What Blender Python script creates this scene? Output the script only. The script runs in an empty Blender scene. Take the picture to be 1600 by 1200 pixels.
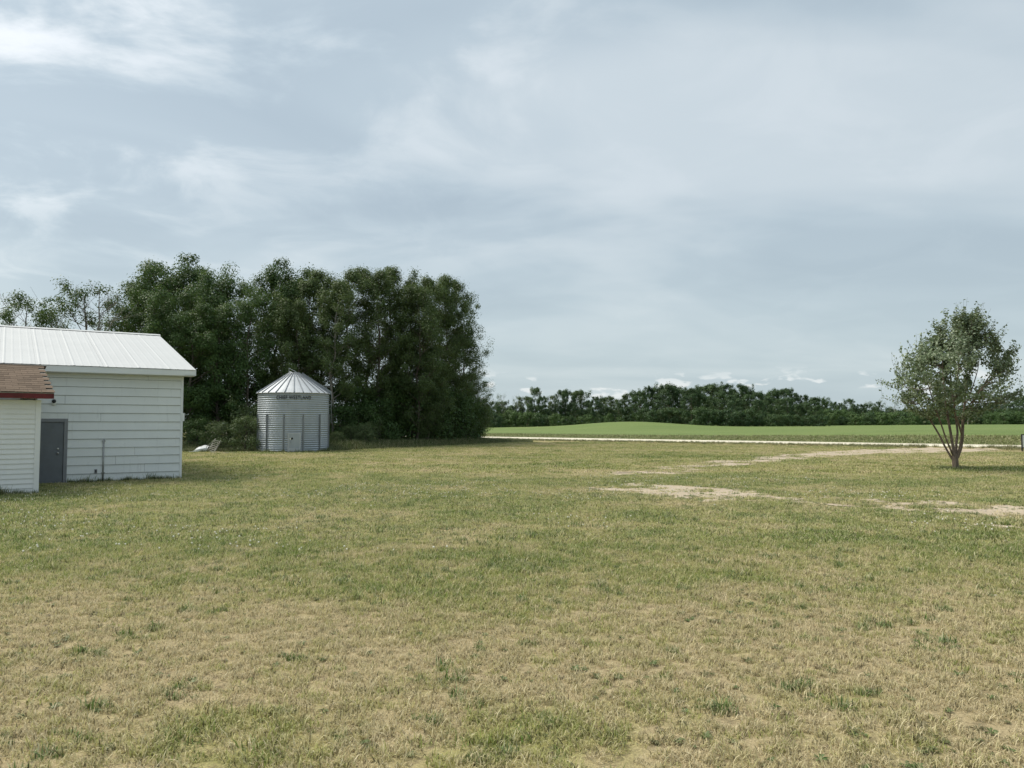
import bpy, bmesh, math, random
import numpy as np
from mathutils import Vector, Matrix

R = math.radians
scene = bpy.context.scene
COL = scene.collection

# ------------------------------------------------------------------ camera
CAM_H = 1.85
PITCH = R(2.95)
FPX = 1200.0          # focal length in pixels of a 1600 px wide picture
cam_data = bpy.data.cameras.new('camera')
cam = bpy.data.objects.new('camera', cam_data)
COL.objects.link(cam)
cam.location = (0, 0, CAM_H)
cam.rotation_euler = (math.pi / 2 + PITCH, 0, 0)
cam_data.sensor_width = 36.0
cam_data.lens = 36.0 * FPX / 1600.0
cam_data.clip_start = 0.1
cam_data.clip_end = 9000
scene.camera = cam

# ------------------------------------------------------------------ sky, sun, exposure
SUN_AZ = R(-72)       # left of the view direction (+Y)
SUN_EL = R(54)
sun_dir = Vector((math.sin(SUN_AZ) * math.cos(SUN_EL), math.cos(SUN_AZ) * math.cos(SUN_EL), math.sin(SUN_EL)))

world = bpy.data.worlds.new('World')
scene.world = world
world.use_nodes = True
wn, wl = world.node_tree.nodes, world.node_tree.links
wn.clear()


class NT:
    """tiny helper to write node trees"""
    def __init__(self, tree):
        self.t = tree

    def n(self, typ, **kw):
        nd = self.t.nodes.new(typ)
        for k, v in kw.items():
            setattr(nd, k, v)
        return nd

    def put(self, sock, v):
        if isinstance(v, bpy.types.NodeSocket):
            self.t.links.new(v, sock)
        elif v is not None:
            sock.default_value = v

    def math(self, op, a, b=None, c=None, clamp=False):
        nd = self.n('ShaderNodeMath', operation=op, use_clamp=clamp)
        self.put(nd.inputs[0], a)
        if b is not None:
            self.put(nd.inputs[1], b)
        if c is not None:
            self.put(nd.inputs[2], c)
        return nd.outputs[0]

    def vmath(self, op, a, b=None, out=0):
        nd = self.n('ShaderNodeVectorMath', operation=op)
        self.put(nd.inputs[0], a)
        if b is not None:
            self.put(nd.inputs[1], b)
        return nd.outputs[out]

    def noise(self, vec, scale, detail=4, rough=0.55, dist=0.0, out=0):
        nd = self.n('ShaderNodeTexNoise')
        if vec is not None:
            self.put(nd.inputs['Vector'], vec)
        nd.inputs['Scale'].default_value = scale
        nd.inputs['Detail'].default_value = detail
        nd.inputs['Roughness'].default_value = rough
        nd.inputs['Distortion'].default_value = dist
        return nd.outputs[out]

    def ramp(self, fac, stops, interp='LINEAR'):
        nd = self.n('ShaderNodeValToRGB')
        cr = nd.color_ramp
        cr.interpolation = interp
        while len(cr.elements) < len(stops):
            cr.elements.new(0.5)
        for e, (p, c) in zip(cr.elements, stops):
            e.position = p
            if not isinstance(c, (tuple, list)):
                c = (c, c, c)
            e.color = (c[0], c[1], c[2], 1)
        self.put(nd.inputs[0], fac)
        return nd.outputs[0]

    def mix(self, fac, a, b, blend='MIX'):
        nd = self.n('ShaderNodeMix', data_type='RGBA', blend_type=blend)
        self.put(nd.inputs[0], fac)
        for s, v in ((nd.inputs[6], a), (nd.inputs[7], b)):
            if isinstance(v, (tuple, list)):
                v = (v[0], v[1], v[2], 1)
            self.put(s, v)
        return nd.outputs[2]

    def maprange(self, v, a, b, c=0.0, d=1.0, smooth=False):
        nd = self.n('ShaderNodeMapRange')
        nd.interpolation_type = 'SMOOTHSTEP' if smooth else 'LINEAR'
        self.put(nd.inputs[0], v)
        for i, x in enumerate((a, b, c, d)):
            nd.inputs[i + 1].default_value = x
        return nd.outputs[0]

    def mapping(self, vec, loc=(0, 0, 0), rot=(0, 0, 0), scale=(1, 1, 1)):
        nd = self.n('ShaderNodeMapping')
        self.put(nd.inputs[0], vec)
        nd.inputs[1].default_value = loc
        nd.inputs[2].default_value = rot
        nd.inputs[3].default_value = scale
        return nd.outputs[0]


W = NT(world.node_tree)
tc = W.n('ShaderNodeTexCoord').outputs['Generated']
sky = W.n('ShaderNodeTexSky', sky_type='NISHITA')
sky.sun_disc = False
sky.sun_elevation = SUN_EL
sky.sun_rotation = SUN_AZ
sky.air_density = 1.2
sky.dust_density = 2.5
bg_clear = W.n('ShaderNodeBackground')
W.put(bg_clear.inputs[0], sky.outputs[0])
bg_clear.inputs[1].default_value = 0.10

sep = W.n('ShaderNodeSeparateXYZ')
W.put(sep.inputs[0], tc)
dz = W.math('MAXIMUM', sep.outputs[2], 0.0)
# the cloud deck: a flat layer seen in perspective
den = W.math('ADD', dz, 0.16)
cx = W.math('DIVIDE', sep.outputs[0], den)
cy = W.math('DIVIDE', sep.outputs[1], den)
comb = W.n('ShaderNodeCombineXYZ')
W.put(comb.inputs[0], cx)
W.put(comb.inputs[1], cy)
deck = W.mapping(comb.outputs[0], loc=(0.35, 1.9, 0.0), rot=(0, 0, R(-24)), scale=(0.62, 1.0, 1.0))
broad = W.noise(deck, 0.95, 4, 0.48, 0.7)
puffs = W.noise(W.mapping(comb.outputs[0], loc=(3.1, 0.4, 2.0)), 2.6, 7, 0.56, 0.5)
sundot = W.vmath('DOT_PRODUCT', tc, tuple(sun_dir), out=1)
glow = W.math('POWER', W.math('MAXIMUM', sundot, 0.0), 3.2)
# lumps show best where the deck is lit from behind
b1 = W.maprange(broad, 0.34, 0.68, 0.0, 1.0, True)
p1 = W.maprange(puffs, 0.42, 0.66, 0.0, 1.0, True)
lump = W.math('MULTIPLY', p1, W.maprange(glow, 0.03, 0.42, 0.09, 0.95))
lum = W.math('ADD', W.math('MULTIPLY', b1, 0.50), lump)
deckcol = W.ramp(lum, [(0.0, (0.268, 0.324, 0.368)), (0.22, (0.310, 0.368, 0.408)), (0.5, (0.385, 0.434, 0.464)), (1.0, (0.545, 0.572, 0.592))])
# near the horizon the deck thins to pale haze
hz = W.maprange(dz, 0.0, 0.30, 1.0, 0.0, True)
deckcol = W.mix(W.math('MULTIPLY', hz, 0.55), deckcol, (0.350, 0.420, 0.438))
# far small cumulus along the horizon
az = W.math('ARCTAN2', sep.outputs[0], sep.outputs[1])
cm = W.n('ShaderNodeCombineXYZ')
W.put(cm.inputs[0], W.math('MULTIPLY', az, 11.0))
W.put(cm.inputs[1], W.math('MULTIPLY', dz, 30.0))
cum = W.noise(W.mapping(cm.outputs[0], loc=(2.2, 0.2, 0)), 1.9, 5, 0.5, 0.2)
band = W.math('MULTIPLY', W.maprange(dz, 0.02, 0.038, 0, 1, True), W.maprange(dz, 0.048, 0.075, 1, 0, True))
cumask = W.math('MULTIPLY', W.maprange(cum, 0.565, 0.63, 0, 1, True), band)
deckcol = W.mix(W.math('MULTIPLY', cumask, 0.75), deckcol, (0.56, 0.585, 0.59))
bg_cloud = W.n('ShaderNodeBackground')
W.put(bg_cloud.inputs[0], deckcol)
W.put(bg_cloud.inputs[1], W.math('ADD', 1.0, W.math('MULTIPLY', glow, 0.22)))
mixw = W.n('ShaderNodeMixShader')
mixw.inputs[0].default_value = 0.90
W.put(mixw.inputs[1], bg_clear.outputs[0])
W.put(mixw.inputs[2], bg_cloud.outputs[0])
wo = W.n('ShaderNodeOutputWorld')
W.put(wo.inputs[0], mixw.outputs[0])

sun = bpy.data.lights.new('sun', 'SUN')
sun.energy = 2.5
sun.angle = R(30)
sun.color = (1.0, 0.94, 0.82)
sun_o = bpy.data.objects.new('sun', sun)
COL.objects.link(sun_o)
sun_o.rotation_euler = (-sun_dir).to_track_quat('-Z', 'Y').to_euler()
sun_o.location = (0, 0, 50)

vs = scene.view_settings
vs.view_transform = 'Standard'
vs.look = 'None'
vs.exposure = 0.70
vs.gamma = 1.0
vs.use_curve_mapping = False
scene.render.engine = 'CYCLES'
scene.cycles.max_bounces = 6
scene.cycles.diffuse_bounces = 3
scene.cycles.transparent_max_bounces = 6
scene.cycles.use_denoising = True


# ------------------------------------------------------------------ helpers
def ray(px, py):
    a, b = (px - 800) / FPX, (600 - py) / FPX
    c, s = math.cos(PITCH), math.sin(PITCH)
    return Vector((a, c - b * s, s + b * c))


def at(px, py, Y):
    d = ray(px, py)
    return Vector((d.x / d.y * Y, Y, CAM_H + d.z / d.y * Y))


def ground_at(px, py, z=0.0):
    d = ray(px, py)
    t = (z - CAM_H) / d.z
    return Vector((d.x * t, d.y * t, z))


def smooth(x, a, b):
    t = np.clip((x - a) / (b - a), 0, 1)
    return t * t * (3 - 2 * t)


class VNoise:
    def __init__(self, seed):
        self.g = np.random.default_rng(seed).random((256, 256))

    def v(self, x, y):
        xi, yi = np.floor(x).astype(int), np.floor(y).astype(int)
        fx, fy = x - xi, y - yi
        fx, fy = fx * fx * (3 - 2 * fx), fy * fy * (3 - 2 * fy)
        g = self.g
        a, b = g[xi & 255, yi & 255], g[(xi + 1) & 255, yi & 255]
        c, d = g[xi & 255, (yi + 1) & 255], g[(xi + 1) & 255, (yi + 1) & 255]
        return (a * (1 - fx) + b * fx) * (1 - fy) + (c * (1 - fx) + d * fx) * fy

    def fbm(self, x, y, scale, octaves=4, gain=0.5):
        x, y = np.asarray(x, float) * scale, np.asarray(y, float) * scale
        s, amp, tot = 0.0, 1.0, 0.0
        for o in range(octaves):
            s = s + amp * self.v(x + 17.3 * o, y + 9.1 * o)
            tot += amp
            amp *= gain
            x, y = x * 2.03, y * 2.03
        return s / tot


N1, N2, N3, N4 = VNoise(1), VNoise(2), VNoise(3), VNoise(4)

# the road: straight, running off behind the grove
RN = np.array((0.675, 0.738))
RD = np.array((0.738, -0.675))
RS = 64.1


def road_u(x, y):
    return RN[0] * x + RN[1] * y - RS


def terrain(x, y):
    x, y = np.asarray(x, float), np.asarray(y, float)
    u = road_u(x, y)
    v = RD[0] * x + RD[1] * y
    z = 0.05 * (N1.fbm(x, y, 0.11, 3) - 0.5) * smooth(np.hypot(x, y), 2, 14)
    z = z + 0.012 * (N2.fbm(x, y, 1.3, 3) - 0.5) * smooth(120 - y, 0, 60)
    z = z * (1 - smooth(u, -6, -1))
    # shallow verge, road crown, far ditch, rising field
    z = z + 0.12 * smooth(u, -4, 0) * (1 - smooth(u, 6.5, 9))
    z = z - 0.25 * smooth(u, 6.5, 9.5) * (1 - smooth(u, 9.5, 14))
    bank = 0.28 + 0.72 * smooth(x, 10, 60)
    z = z + bank * smooth(u, 9, 26)
    z = z + 0.22 * smooth(u, 26, 120)
    z = z + 0.35 * smooth(x, 60, 130) * smooth(u, 50, 120)
    # the knoll in the field
    z = z + 1.55 * np.exp(-((x - 25) / 15.0) ** 2 - ((y - 168) / 22.0) ** 2)
    z = z + 0.5 * np.exp(-((x - 2) / 22.0) ** 2 - ((y - 190) / 26.0) ** 2)
    return z


def tz(x, y):
    return float(terrain(x, y))


def set_props(o, label=None, cat=None, group=None, kind=None):
    if label:
        o['label'] = label
    if cat:
        o['category'] = cat
    if group:
        o['group'] = group
    if kind:
        o['kind'] = kind
    return o


def empty(name, loc=(0, 0, 0), rz=0.0):
    o = bpy.data.objects.new(name, None)
    o.empty_display_size = 0.2
    COL.objects.link(o)
    o.location = loc
    o.rotation_euler = (0, 0, rz)
    return o


def link(name, me, mat=None, parent=None):
    o = bpy.data.objects.new(name, me)
    COL.objects.link(o)
    if mat is not None and not me.materials:
        me.materials.append(mat)
    if parent is not None:
        o.parent = parent
    return o


def mesh_np(name, verts, faces, mat=None, tint=None, smooth_shade=False, attrs=None):
    """verts (n,3); faces (m,k) array of equal sized faces"""
    verts = np.asarray(verts, np.float32)
    faces = np.asarray(faces, np.int32)
    me = bpy.data.meshes.new(name)
    me.vertices.add(len(verts))
    me.vertices.foreach_set('co', verts.ravel())
    m, k = faces.shape
    me.loops.add(m * k)
    me.loops.foreach_set('vertex_index', faces.ravel())
    me.polygons.add(m)
    me.polygons.foreach_set('loop_start', np.arange(0, m * k, k, dtype=np.int32))
    if smooth_shade:
        me.polygons.foreach_set('use_smooth', np.ones(m, bool))
    me.update(calc_edges=True)
    if tint is not None:
        a = me.attributes.new('tint', 'FLOAT', 'FACE')
        a.data.foreach_set('value', np.asarray(tint, np.float32))
    for nm, arr in (attrs or {}).items():
        a = me.attributes.new(nm, 'FLOAT', 'POINT')
        a.data.foreach_set('value', np.asarray(arr, np.float32))
    if mat is not None:
        me.materials.append(mat)
    me.validate()
    return me


class MB:
    """collects boxes, prisms and tubes into ONE mesh"""
    def __init__(self):
        self.v, self.f = [], []

    def box(self, x0, x1, y0, y1, z0, z1, M=None):
        b = len(self.v)
        pts = [Vector((x, y, z)) for z in (z0, z1) for y in (y0, y1) for x in (x0, x1)]
        if M is not None:
            pts = [M @ p for p in pts]
        self.v += pts
        for q in ((0, 2, 3, 1), (4, 5, 7, 6), (0, 1, 5, 4), (2, 6, 7, 3), (0, 4, 6, 2), (1, 3, 7, 5)):
            self.f.append([b + i for i in q])
        return self

    def poly_extrude(self, pts, vec):
        """closed polygon pts (3d) pushed along vec"""
        b, n = len(self.v), len(pts)
        vec = Vector(vec)
        self.v += [Vector(p) for p in pts] + [Vector(p) + vec for p in pts]
        self.f.append([b + i for i in range(n)][::-1])
        self.f.append([b + n + i for i in range(n)])
        for i in range(n):
            j = (i + 1) % n
            self.f.append([b + i, b + j, b + n + j, b + n + i])
        return self

    def tube(self, pts, radii, sides=8, caps=True):
        pts = [Vector(p) for p in pts]
        if not hasattr(radii, '__len__'):
            radii = [radii] * len(pts)
        b0 = len(self.v)
        for i, p in enumerate(pts):
            d = (pts[min(i + 1, len(pts) - 1)] - pts[max(i - 1, 0)]).normalized()
            ref = Vector((1, 0, 0)) if abs(d.x) < 0.8 else Vector((0, 1, 0))
            a = d.cross(ref).normalized()
            c = d.cross(a)
            for k in range(sides):
                t = 2 * math.pi * k / sides
                self.v.append(p + (a * math.cos(t) + c * math.sin(t)) * radii[i])
        for i in range(len(pts) - 1):
            for k in range(sides):
                k2 = (k + 1) % sides
                q = [b0 + i * sides + k, b0 + i * sides + k2, b0 + (i + 1) * sides + k2, b0 + (i + 1) * sides + k]
                self.f.append(q)
        if caps:
            self.f.append([b0 + k for k in range(sides)][::-1])
            e = b0 + (len(pts) - 1) * sides
            self.f.append([e + k for k in range(sides)])
        return self

    def mesh(self, name, mat=None, bevel=0.0, smooth_shade=False):
        me = bpy.data.meshes.new(name)
        me.from_pydata([tuple(p) for p in self.v], [], self.f)
        bm = bmesh.new()
        bm.from_mesh(me)
        bmesh.ops.recalc_face_normals(bm, faces=bm.faces)
        if bevel:
            bmesh.ops.bevel(bm, geom=[e for e in bm.edges], offset=bevel, segments=1, affect='EDGES', clamp_overlap=True)
        bm.to_mesh(me)
        bm.free()
        if smooth_shade:
            for p in me.polygons:
                p.use_smooth = True
        if mat is not None:
            me.materials.append(mat)
        return me

    def build(self, name, mat, parent=None, bevel=0.0, smooth_shade=False):
        return link(name, self.mesh(name, mat, bevel, smooth_shade), None, parent)


def box_part(name, mat, parent, x0, x1, y0, y1, z0, z1, bevel=0.0):
    return MB().box(x0, x1, y0, y1, z0, z1).build(name, mat, parent, bevel)


def copy_tree(o, parent=None):
    c = o.copy()
    COL.objects.link(c)
    c.parent = parent
    for ch in o.children:
        copy_tree(ch, c)
    return c


# ------------------------------------------------------------------ materials
def new_mat(name):
    m = bpy.data.materials.new(name)
    m.use_nodes = True
    m.node_tree.nodes.clear()
    t = NT(m.node_tree)
    out = t.n('ShaderNodeOutputMaterial')
    return m, t, out


def principled(t, out, col, rough=0.6, metal=0.0, spec=0.4, bump=None, bump_strength=0.3, bump_dist=0.01):
    p = t.n('ShaderNodeBsdfPrincipled')
    if isinstance(col, (tuple, list)):
        col = (col[0], col[1], col[2], 1)
    t.put(p.inputs['Base Color'], col)
    t.put(p.inputs['Roughness'], rough)
    t.put(p.inputs['Metallic'], metal)
    t.put(p.inputs['Specular IOR Level'], spec)
    if bump is not None:
        b = t.n('ShaderNodeBump')
        b.inputs['Strength'].default_value = bump_strength
        b.inputs['Distance'].default_value = bump_dist
        t.put(b.inputs['Height'], bump)
        t.put(p.inputs['Normal'], b.outputs[0])
    t.put(out.inputs[0], p.outputs[0])
    return p


def simple_mat(name, col, rough=0.6, metal=0.0, var=0.12, scale=6.0, spec=0.4, stretch=(1, 1, 1), bump=0.15):
    m, t, out = new_mat(name)
    co = t.n('ShaderNodeTexCoord').outputs['Object']
    nz = t.noise(t.mapping(co, scale=stretch), scale, 5, 0.6)
    dark = tuple(c * (1 - var) for c in col)
    lite = tuple(min(1, c * (1 + var)) for c in col)
    c = t.ramp(nz, [(0.3, dark), (0.7, lite)])
    fine = t.noise(co, scale * 9, 3, 0.6)
    principled(t, out, c, rough, metal, spec, fine, bump, 0.004)
    return m


def leaf_mat(name, stops, trans=0.28, hue=0.08, rough=0.5, instancer=False):
    m, t, out = new_mat(name)
    a = t.n('ShaderNodeAttribute', attribute_name='tint')
    a.attribute_type = 'INSTANCER' if instancer else 'GEOMETRY'
    rnd = t.n('ShaderNodeObjectInfo').outputs['Random']
    tint = t.math('ADD', a.outputs['Fac'], t.maprange(rnd, 0, 1, -hue, hue), clamp=True)
    c = t.ramp(tint, stops)
    if instancer:
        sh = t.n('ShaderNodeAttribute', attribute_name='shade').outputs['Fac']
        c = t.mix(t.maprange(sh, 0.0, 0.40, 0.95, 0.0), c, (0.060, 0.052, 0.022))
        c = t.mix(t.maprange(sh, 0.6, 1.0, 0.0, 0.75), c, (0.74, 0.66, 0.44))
    p = t.n('ShaderNodeBsdfPrincipled')
    t.put(p.inputs['Base Color'], c)
    p.inputs['Roughness'].default_value = rough
    p.inputs['Specular IOR Level'].default_value = 0.3
    tr = t.n('ShaderNodeBsdfTranslucent')
    t.put(tr.inputs[0], t.mix(0.5, c, (0.16, 0.22, 0.05)) if not instancer else c)
    mx = t.n('ShaderNodeMixShader')
    mx.inputs[0].default_value = trans
    t.put(mx.inputs[1], p.outputs[0])
    t.put(mx.inputs[2], tr.outputs[0])
    t.put(out.inputs[0], mx.outputs[0])
    return m


def bark_mat(name, dark, lite, scale=5.0):
    m, t, out = new_mat(name)
    co = t.n('ShaderNodeTexCoord').outputs['Object']
    nz = t.noise(t.mapping(co, scale=(1, 1, 0.25)), scale * 3, 6, 0.65)
    c = t.ramp(nz, [(0.32, dark), (0.68, lite)])
    principled(t, out, c, 0.9, 0, 0.2, nz, 0.6, 0.02)
    return m


MAT = {}
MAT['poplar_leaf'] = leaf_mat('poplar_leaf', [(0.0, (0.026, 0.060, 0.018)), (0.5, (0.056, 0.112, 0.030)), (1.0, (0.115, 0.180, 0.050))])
MAT['aspen_leaf'] = leaf_mat('aspen_leaf', [(0.0, (0.034, 0.060, 0.020)), (0.5, (0.074, 0.118, 0.036)), (1.0, (0.140, 0.188, 0.062))])
MAT['far_leaf'] = leaf_mat('far_leaf', [(0.0, (0.026, 0.058, 0.026)), (0.5, (0.050, 0.100, 0.038)), (1.0, (0.100, 0.155, 0.055))], hue=0.2)
MAT['light_leaf'] = leaf_mat('light_leaf', [(0.0, (0.05, 0.10, 0.03)), (0.5, (0.080, 0.145, 0.045)), (1.0, (0.13, 0.20, 0.06))])
MAT['bush_leaf'] = leaf_mat('bush_leaf', [(0.0, (0.045, 0.075, 0.03)), (0.5, (0.085, 0.13, 0.05)), (1.0, (0.16, 0.20, 0.085))])
MAT['silver_leaf'] = leaf_mat('silver_leaf', [(0.0, (0.060, 0.088, 0.042)), (0.45, (0.150, 0.202, 0.105)), (1.0, (0.44, 0.49, 0.38))], trans=0.25)
MAT['bark'] = bark_mat('bark', (0.045, 0.038, 0.030), (0.16, 0.14, 0.11))
MAT['pale_bark'] = bark_mat('pale_bark', (0.10, 0.095, 0.08), (0.33, 0.31, 0.27))
MAT['young_bark'] = bark_mat('young_bark', (0.07, 0.052, 0.040), (0.24, 0.19, 0.15))
MAT['dead_bark'] = bark_mat('dead_bark', (0.13, 0.125, 0.115), (0.36, 0.34, 0.31))

# white siding, weathered
def siding_mat(name, base, stain=0.25, scale=1.0):
    m, t, out = new_mat(name)
    co = t.n('ShaderNodeTexCoord').outputs['Object']
    geo = t.n('ShaderNodeNewGeometry').outputs['Position']
    rnd = t.n('ShaderNodeObjectInfo').outputs['Random']
    big = t.noise(geo, 1.1 * scale, 5, 0.65, 0.4)
    streak = t.noise(t.mapping(geo, scale=(5.0, 5.0, 0.55)), 1.6 * scale, 5, 0.65)
    fine = t.noise(geo, 26, 4, 0.7)
    c = t.mix(t.maprange(big, 0.35, 0.75, 0, 0.5), base, tuple(b * 0.86 for b in base))
    c = t.mix(t.maprange(streak, 0.58, 0.78, 0, stain), c, (0.34, 0.35, 0.34))
    scuff = t.math('MULTIPLY', t.maprange(t.noise(t.mapping(geo, scale=(1, 1, 1.6)), 2.6, 6, 0.75, 1.2), 0.66, 0.72, 0, 1), stain * 1.8)
    c = t.mix(scuff, c, (0.20, 0.20, 0.19))
    c = t.mix(t.maprange(rnd, 0, 1, 0, 0.10), c, (0.55, 0.60, 0.60))
    principled(t, out, c, t.maprange(fine, 0.3, 0.7, 0.55, 0.75), 0, 0.35, fine, 0.12, 0.003)
    return m


MAT['board'] = siding_mat('board', (0.72, 0.75, 0.745), 0.32)
MAT['vinyl'] = siding_mat('vinyl', (0.76, 0.765, 0.745), 0.10)
MAT['trim'] = siding_mat('trim', (0.74, 0.76, 0.76), 0.12)
MAT['roof_white'] = siding_mat('roof_white', (0.50, 0.51, 0.515), 0.10, 0.6)
MAT['red'] = simple_mat('red_paint', (0.125, 0.013, 0.015), 0.55, 0, 0.25, 4)
MAT['door'] = simple_mat('door_paint', (0.135, 0.150, 0.165), 0.5, 0, 0.10, 3)
MAT['frame'] = simple_mat('frame_paint', (0.21, 0.22, 0.235), 0.5, 0, 0.10, 3)
MAT['steel'] = simple_mat('steel', (0.6, 0.6, 0.6), 0.3, 1.0, 0.08, 10)
MAT['black'] = simple_mat('black_plastic', (0.015, 0.015, 0.016), 0.35, 0, 0.1, 10)
MAT['paint_black'] = simple_mat('stencil_paint', (0.02, 0.022, 0.025), 0.7, 0, 0.5, 14)
MAT['conduit'] = simple_mat('conduit', (0.34, 0.35, 0.35), 0.45, 0.5, 0.2, 9)
MAT['wood'] = simple_mat('grey_wood', (0.27, 0.26, 0.22), 0.85, 0, 0.3, 8, stretch=(1, 1, 0.2))
MAT['lap_shade'] = simple_mat('lap_shade_backing', (0.07, 0.072, 0.075), 0.9, 0, 0.2, 4)  # wall backing coloured dark so the board gaps read as lap shadow
MAT['soffit'] = simple_mat('soffit', (0.6, 0.62, 0.62), 0.7, 0, 0.1, 4)

# shingles: each one its own shade
m, t, out = new_mat('shingle')
co = t.n('ShaderNodeTexCoord').outputs['Object']
rnd = t.n('ShaderNodeObjectInfo').outputs['Random']
gr = t.noise(co, 60, 4, 0.8)
c = t.ramp(rnd, [(0.0, (0.125, 0.092, 0.068)), (0.35, (0.155, 0.115, 0.083)), (0.7, (0.180, 0.134, 0.098)), (1.0, (0.205, 0.152, 0.112))])
c = t.mix(t.maprange(gr, 0.35, 0.65, 0, 0.45), c, (0.10, 0.07, 0.055))
principled(t, out, c, 0.95, 0, 0.2, gr, 0.5, 0.004)
MAT['shingle'] = m


def galv_mat(name, col, rough, metal=0.85):
    m, t, out = new_mat(name)
    co = t.n('ShaderNodeTexCoord').outputs['Object']
    geo = t.n('ShaderNodeNewGeometry').outputs['Position']
    rnd = t.n('ShaderNodeObjectInfo').outputs['Random']
    vo = t.n('ShaderNodeTexVoronoi')
    t.put(vo.inputs['Vector'], co)
    vo.inputs['Scale'].default_value = 26
    big = t.noise(t.mapping(geo, scale=(1, 1, 0.35)), 1.4, 5, 0.6, 0.5)
    c = t.mix(t.maprange(big, 0.3, 0.7, 0, 0.6), col, tuple(x * 0.72 for x in col))
    c = t.mix(t.math('MULTIPLY', vo.outputs['Color'], 0.10), c, tuple(x * 0.6 for x in col))
    c = t.mix(t.maprange(rnd, 0, 1, 0, 0.25), c, tuple(x * 0.75 for x in col))
    rg = t.math('ADD', t.maprange(big, 0.3, 0.7, rough - 0.06, rough + 0.10), 0.0)
    principled(t, out, c, rg, metal, 0.5)
    return m


MAT['galv'] = galv_mat('galvanised', (0.44, 0.48, 0.52), 0.50, 0.55)
MAT['galv_roof'] = galv_mat('galvanised_roof', (0.56, 0.585, 0.61), 0.66, 0.4)
MAT['galv_dark'] = galv_mat('galvanised_dark', (0.30, 0.32, 0.34), 0.55, 0.6)

# ground: dry lawn over soil
m, t, out = new_mat('lawn')
geo = t.n('ShaderNodeNewGeometry').outputs['Position']
ga = t.n('ShaderNodeAttribute', attribute_name='green').outputs['Fac']
gv = t.n('ShaderNodeAttribute', attribute_name='gravel').outputs['Fac']
n_mid = t.noise(geo, 1.7, 5, 0.62, 0.4)
n_fine = t.noise(geo, 14, 5, 0.7)
n_far = t.noise(t.mapping(geo, scale=(0.35, 1.0, 1)), 0.32, 5, 0.62, 0.3)
g = t.math('ADD', ga, t.math('MULTIPLY', t.math('SUBTRACT', n_mid, 0.5), 0.9))
g = t.math('ADD', g, t.math('MULTIPLY', t.math('SUBTRACT', n_far, 0.5), 0.55))
g = t.math('ADD', g, t.math('MULTIPLY', t.math('SUBTRACT', n_fine, 0.5), 0.5), clamp=True)
c = t.ramp(g, [(0.05, (0.400, 0.325, 0.190)), (0.35, (0.350, 0.310, 0.140)), (0.62, (0.255, 0.262, 0.086)), (0.95, (0.150, 0.185, 0.050))])
soil = t.maprange(t.noise(geo, 7.5, 5, 0.75), 0.50, 0.64, 0, 0.75)
c = t.mix(soil, c, (0.15, 0.115, 0.070))
c = t.mix(t.maprange(t.math('ADD', gv, t.math('MULTIPLY', t.math('SUBTRACT', n_fine, 0.5), 0.8)), 0.35, 0.75, 0, 0.8), c, (0.40, 0.345, 0.265))
c = t.mix(t.maprange(t.noise(geo, 75, 3, 0.7), 0.42, 0.62, 0.0, 0.6), c, (0.13, 0.105, 0.055))
principled(t, out, c, 0.95, 0, 0.15, n_fine, 0.7, 0.03)
MAT['lawn'] = m

m, t, out = new_mat('gravel')
geo = t.n('ShaderNodeNewGeometry').outputs['Position']
st = t.n('ShaderNodeTexVoronoi')
t.put(st.inputs['Vector'], geo)
st.inputs['Scale'].default_value = 22
nz = t.noise(geo, 0.9, 5, 0.65)
c = t.ramp(nz, [(0.3, (0.40, 0.325, 0.235)), (0.7, (0.54, 0.45, 0.335))])
c = t.mix(t.math('MULTIPLY', t.n('ShaderNodeSeparateColor').outputs[0], 0.0), c, c)
sc = t.n('ShaderNodeSeparateColor')
t.put(sc.inputs[0], st.outputs['Color'])
c = t.mix(t.maprange(sc.outputs[0], 0.0, 1.0, 0.0, 0.45), c, (0.24, 0.20, 0.155))
principled(t, out, c, 0.95, 0, 0.2, st.outputs['Distance'], 0.5, 0.02)
MAT['gravel'] = m

m, t, out = new_mat('road_gravel')
geo = t.n('ShaderNodeNewGeometry').outputs['Position']
nz = t.noise(geo, 0.5, 5, 0.65)
c = t.ramp(nz, [(0.3, (0.56, 0.52, 0.41)), (0.7, (0.68, 0.63, 0.51))])
fine = t.noise(geo, 18, 4, 0.7)
principled(t, out, c, 0.95, 0, 0.2, fine, 0.4, 0.02)
MAT['road'] = m

m, t, out = new_mat('crop')
geo = t.n('ShaderNodeNewGeometry').outputs['Position']
nz = t.noise(t.mapping(geo, rot=(0, 0, R(-42)), scale=(0.25, 1.6, 1)), 0.22, 5, 0.6, 0.4)
n2 = t.noise(geo, 0.045, 4, 0.5)
fine = t.noise(geo, 3.0, 5, 0.75)
c = t.ramp(t.math('ADD', t.math('MULTIPLY', nz, 0.6), t.math('MULTIPLY', n2, 0.4)), [(0.30, (0.115, 0.165, 0.050)), (0.5, (0.150, 0.205, 0.062)), (0.7, (0.200, 0.235, 0.080))])
c = t.mix(t.maprange(fine, 0.4, 0.7, 0, 0.35), c, (0.080, 0.110, 0.034))
principled(t, out, c, 0.9, 0, 0.2, fine, 0.9, 0.15)
MAT['crop'] = m

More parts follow.
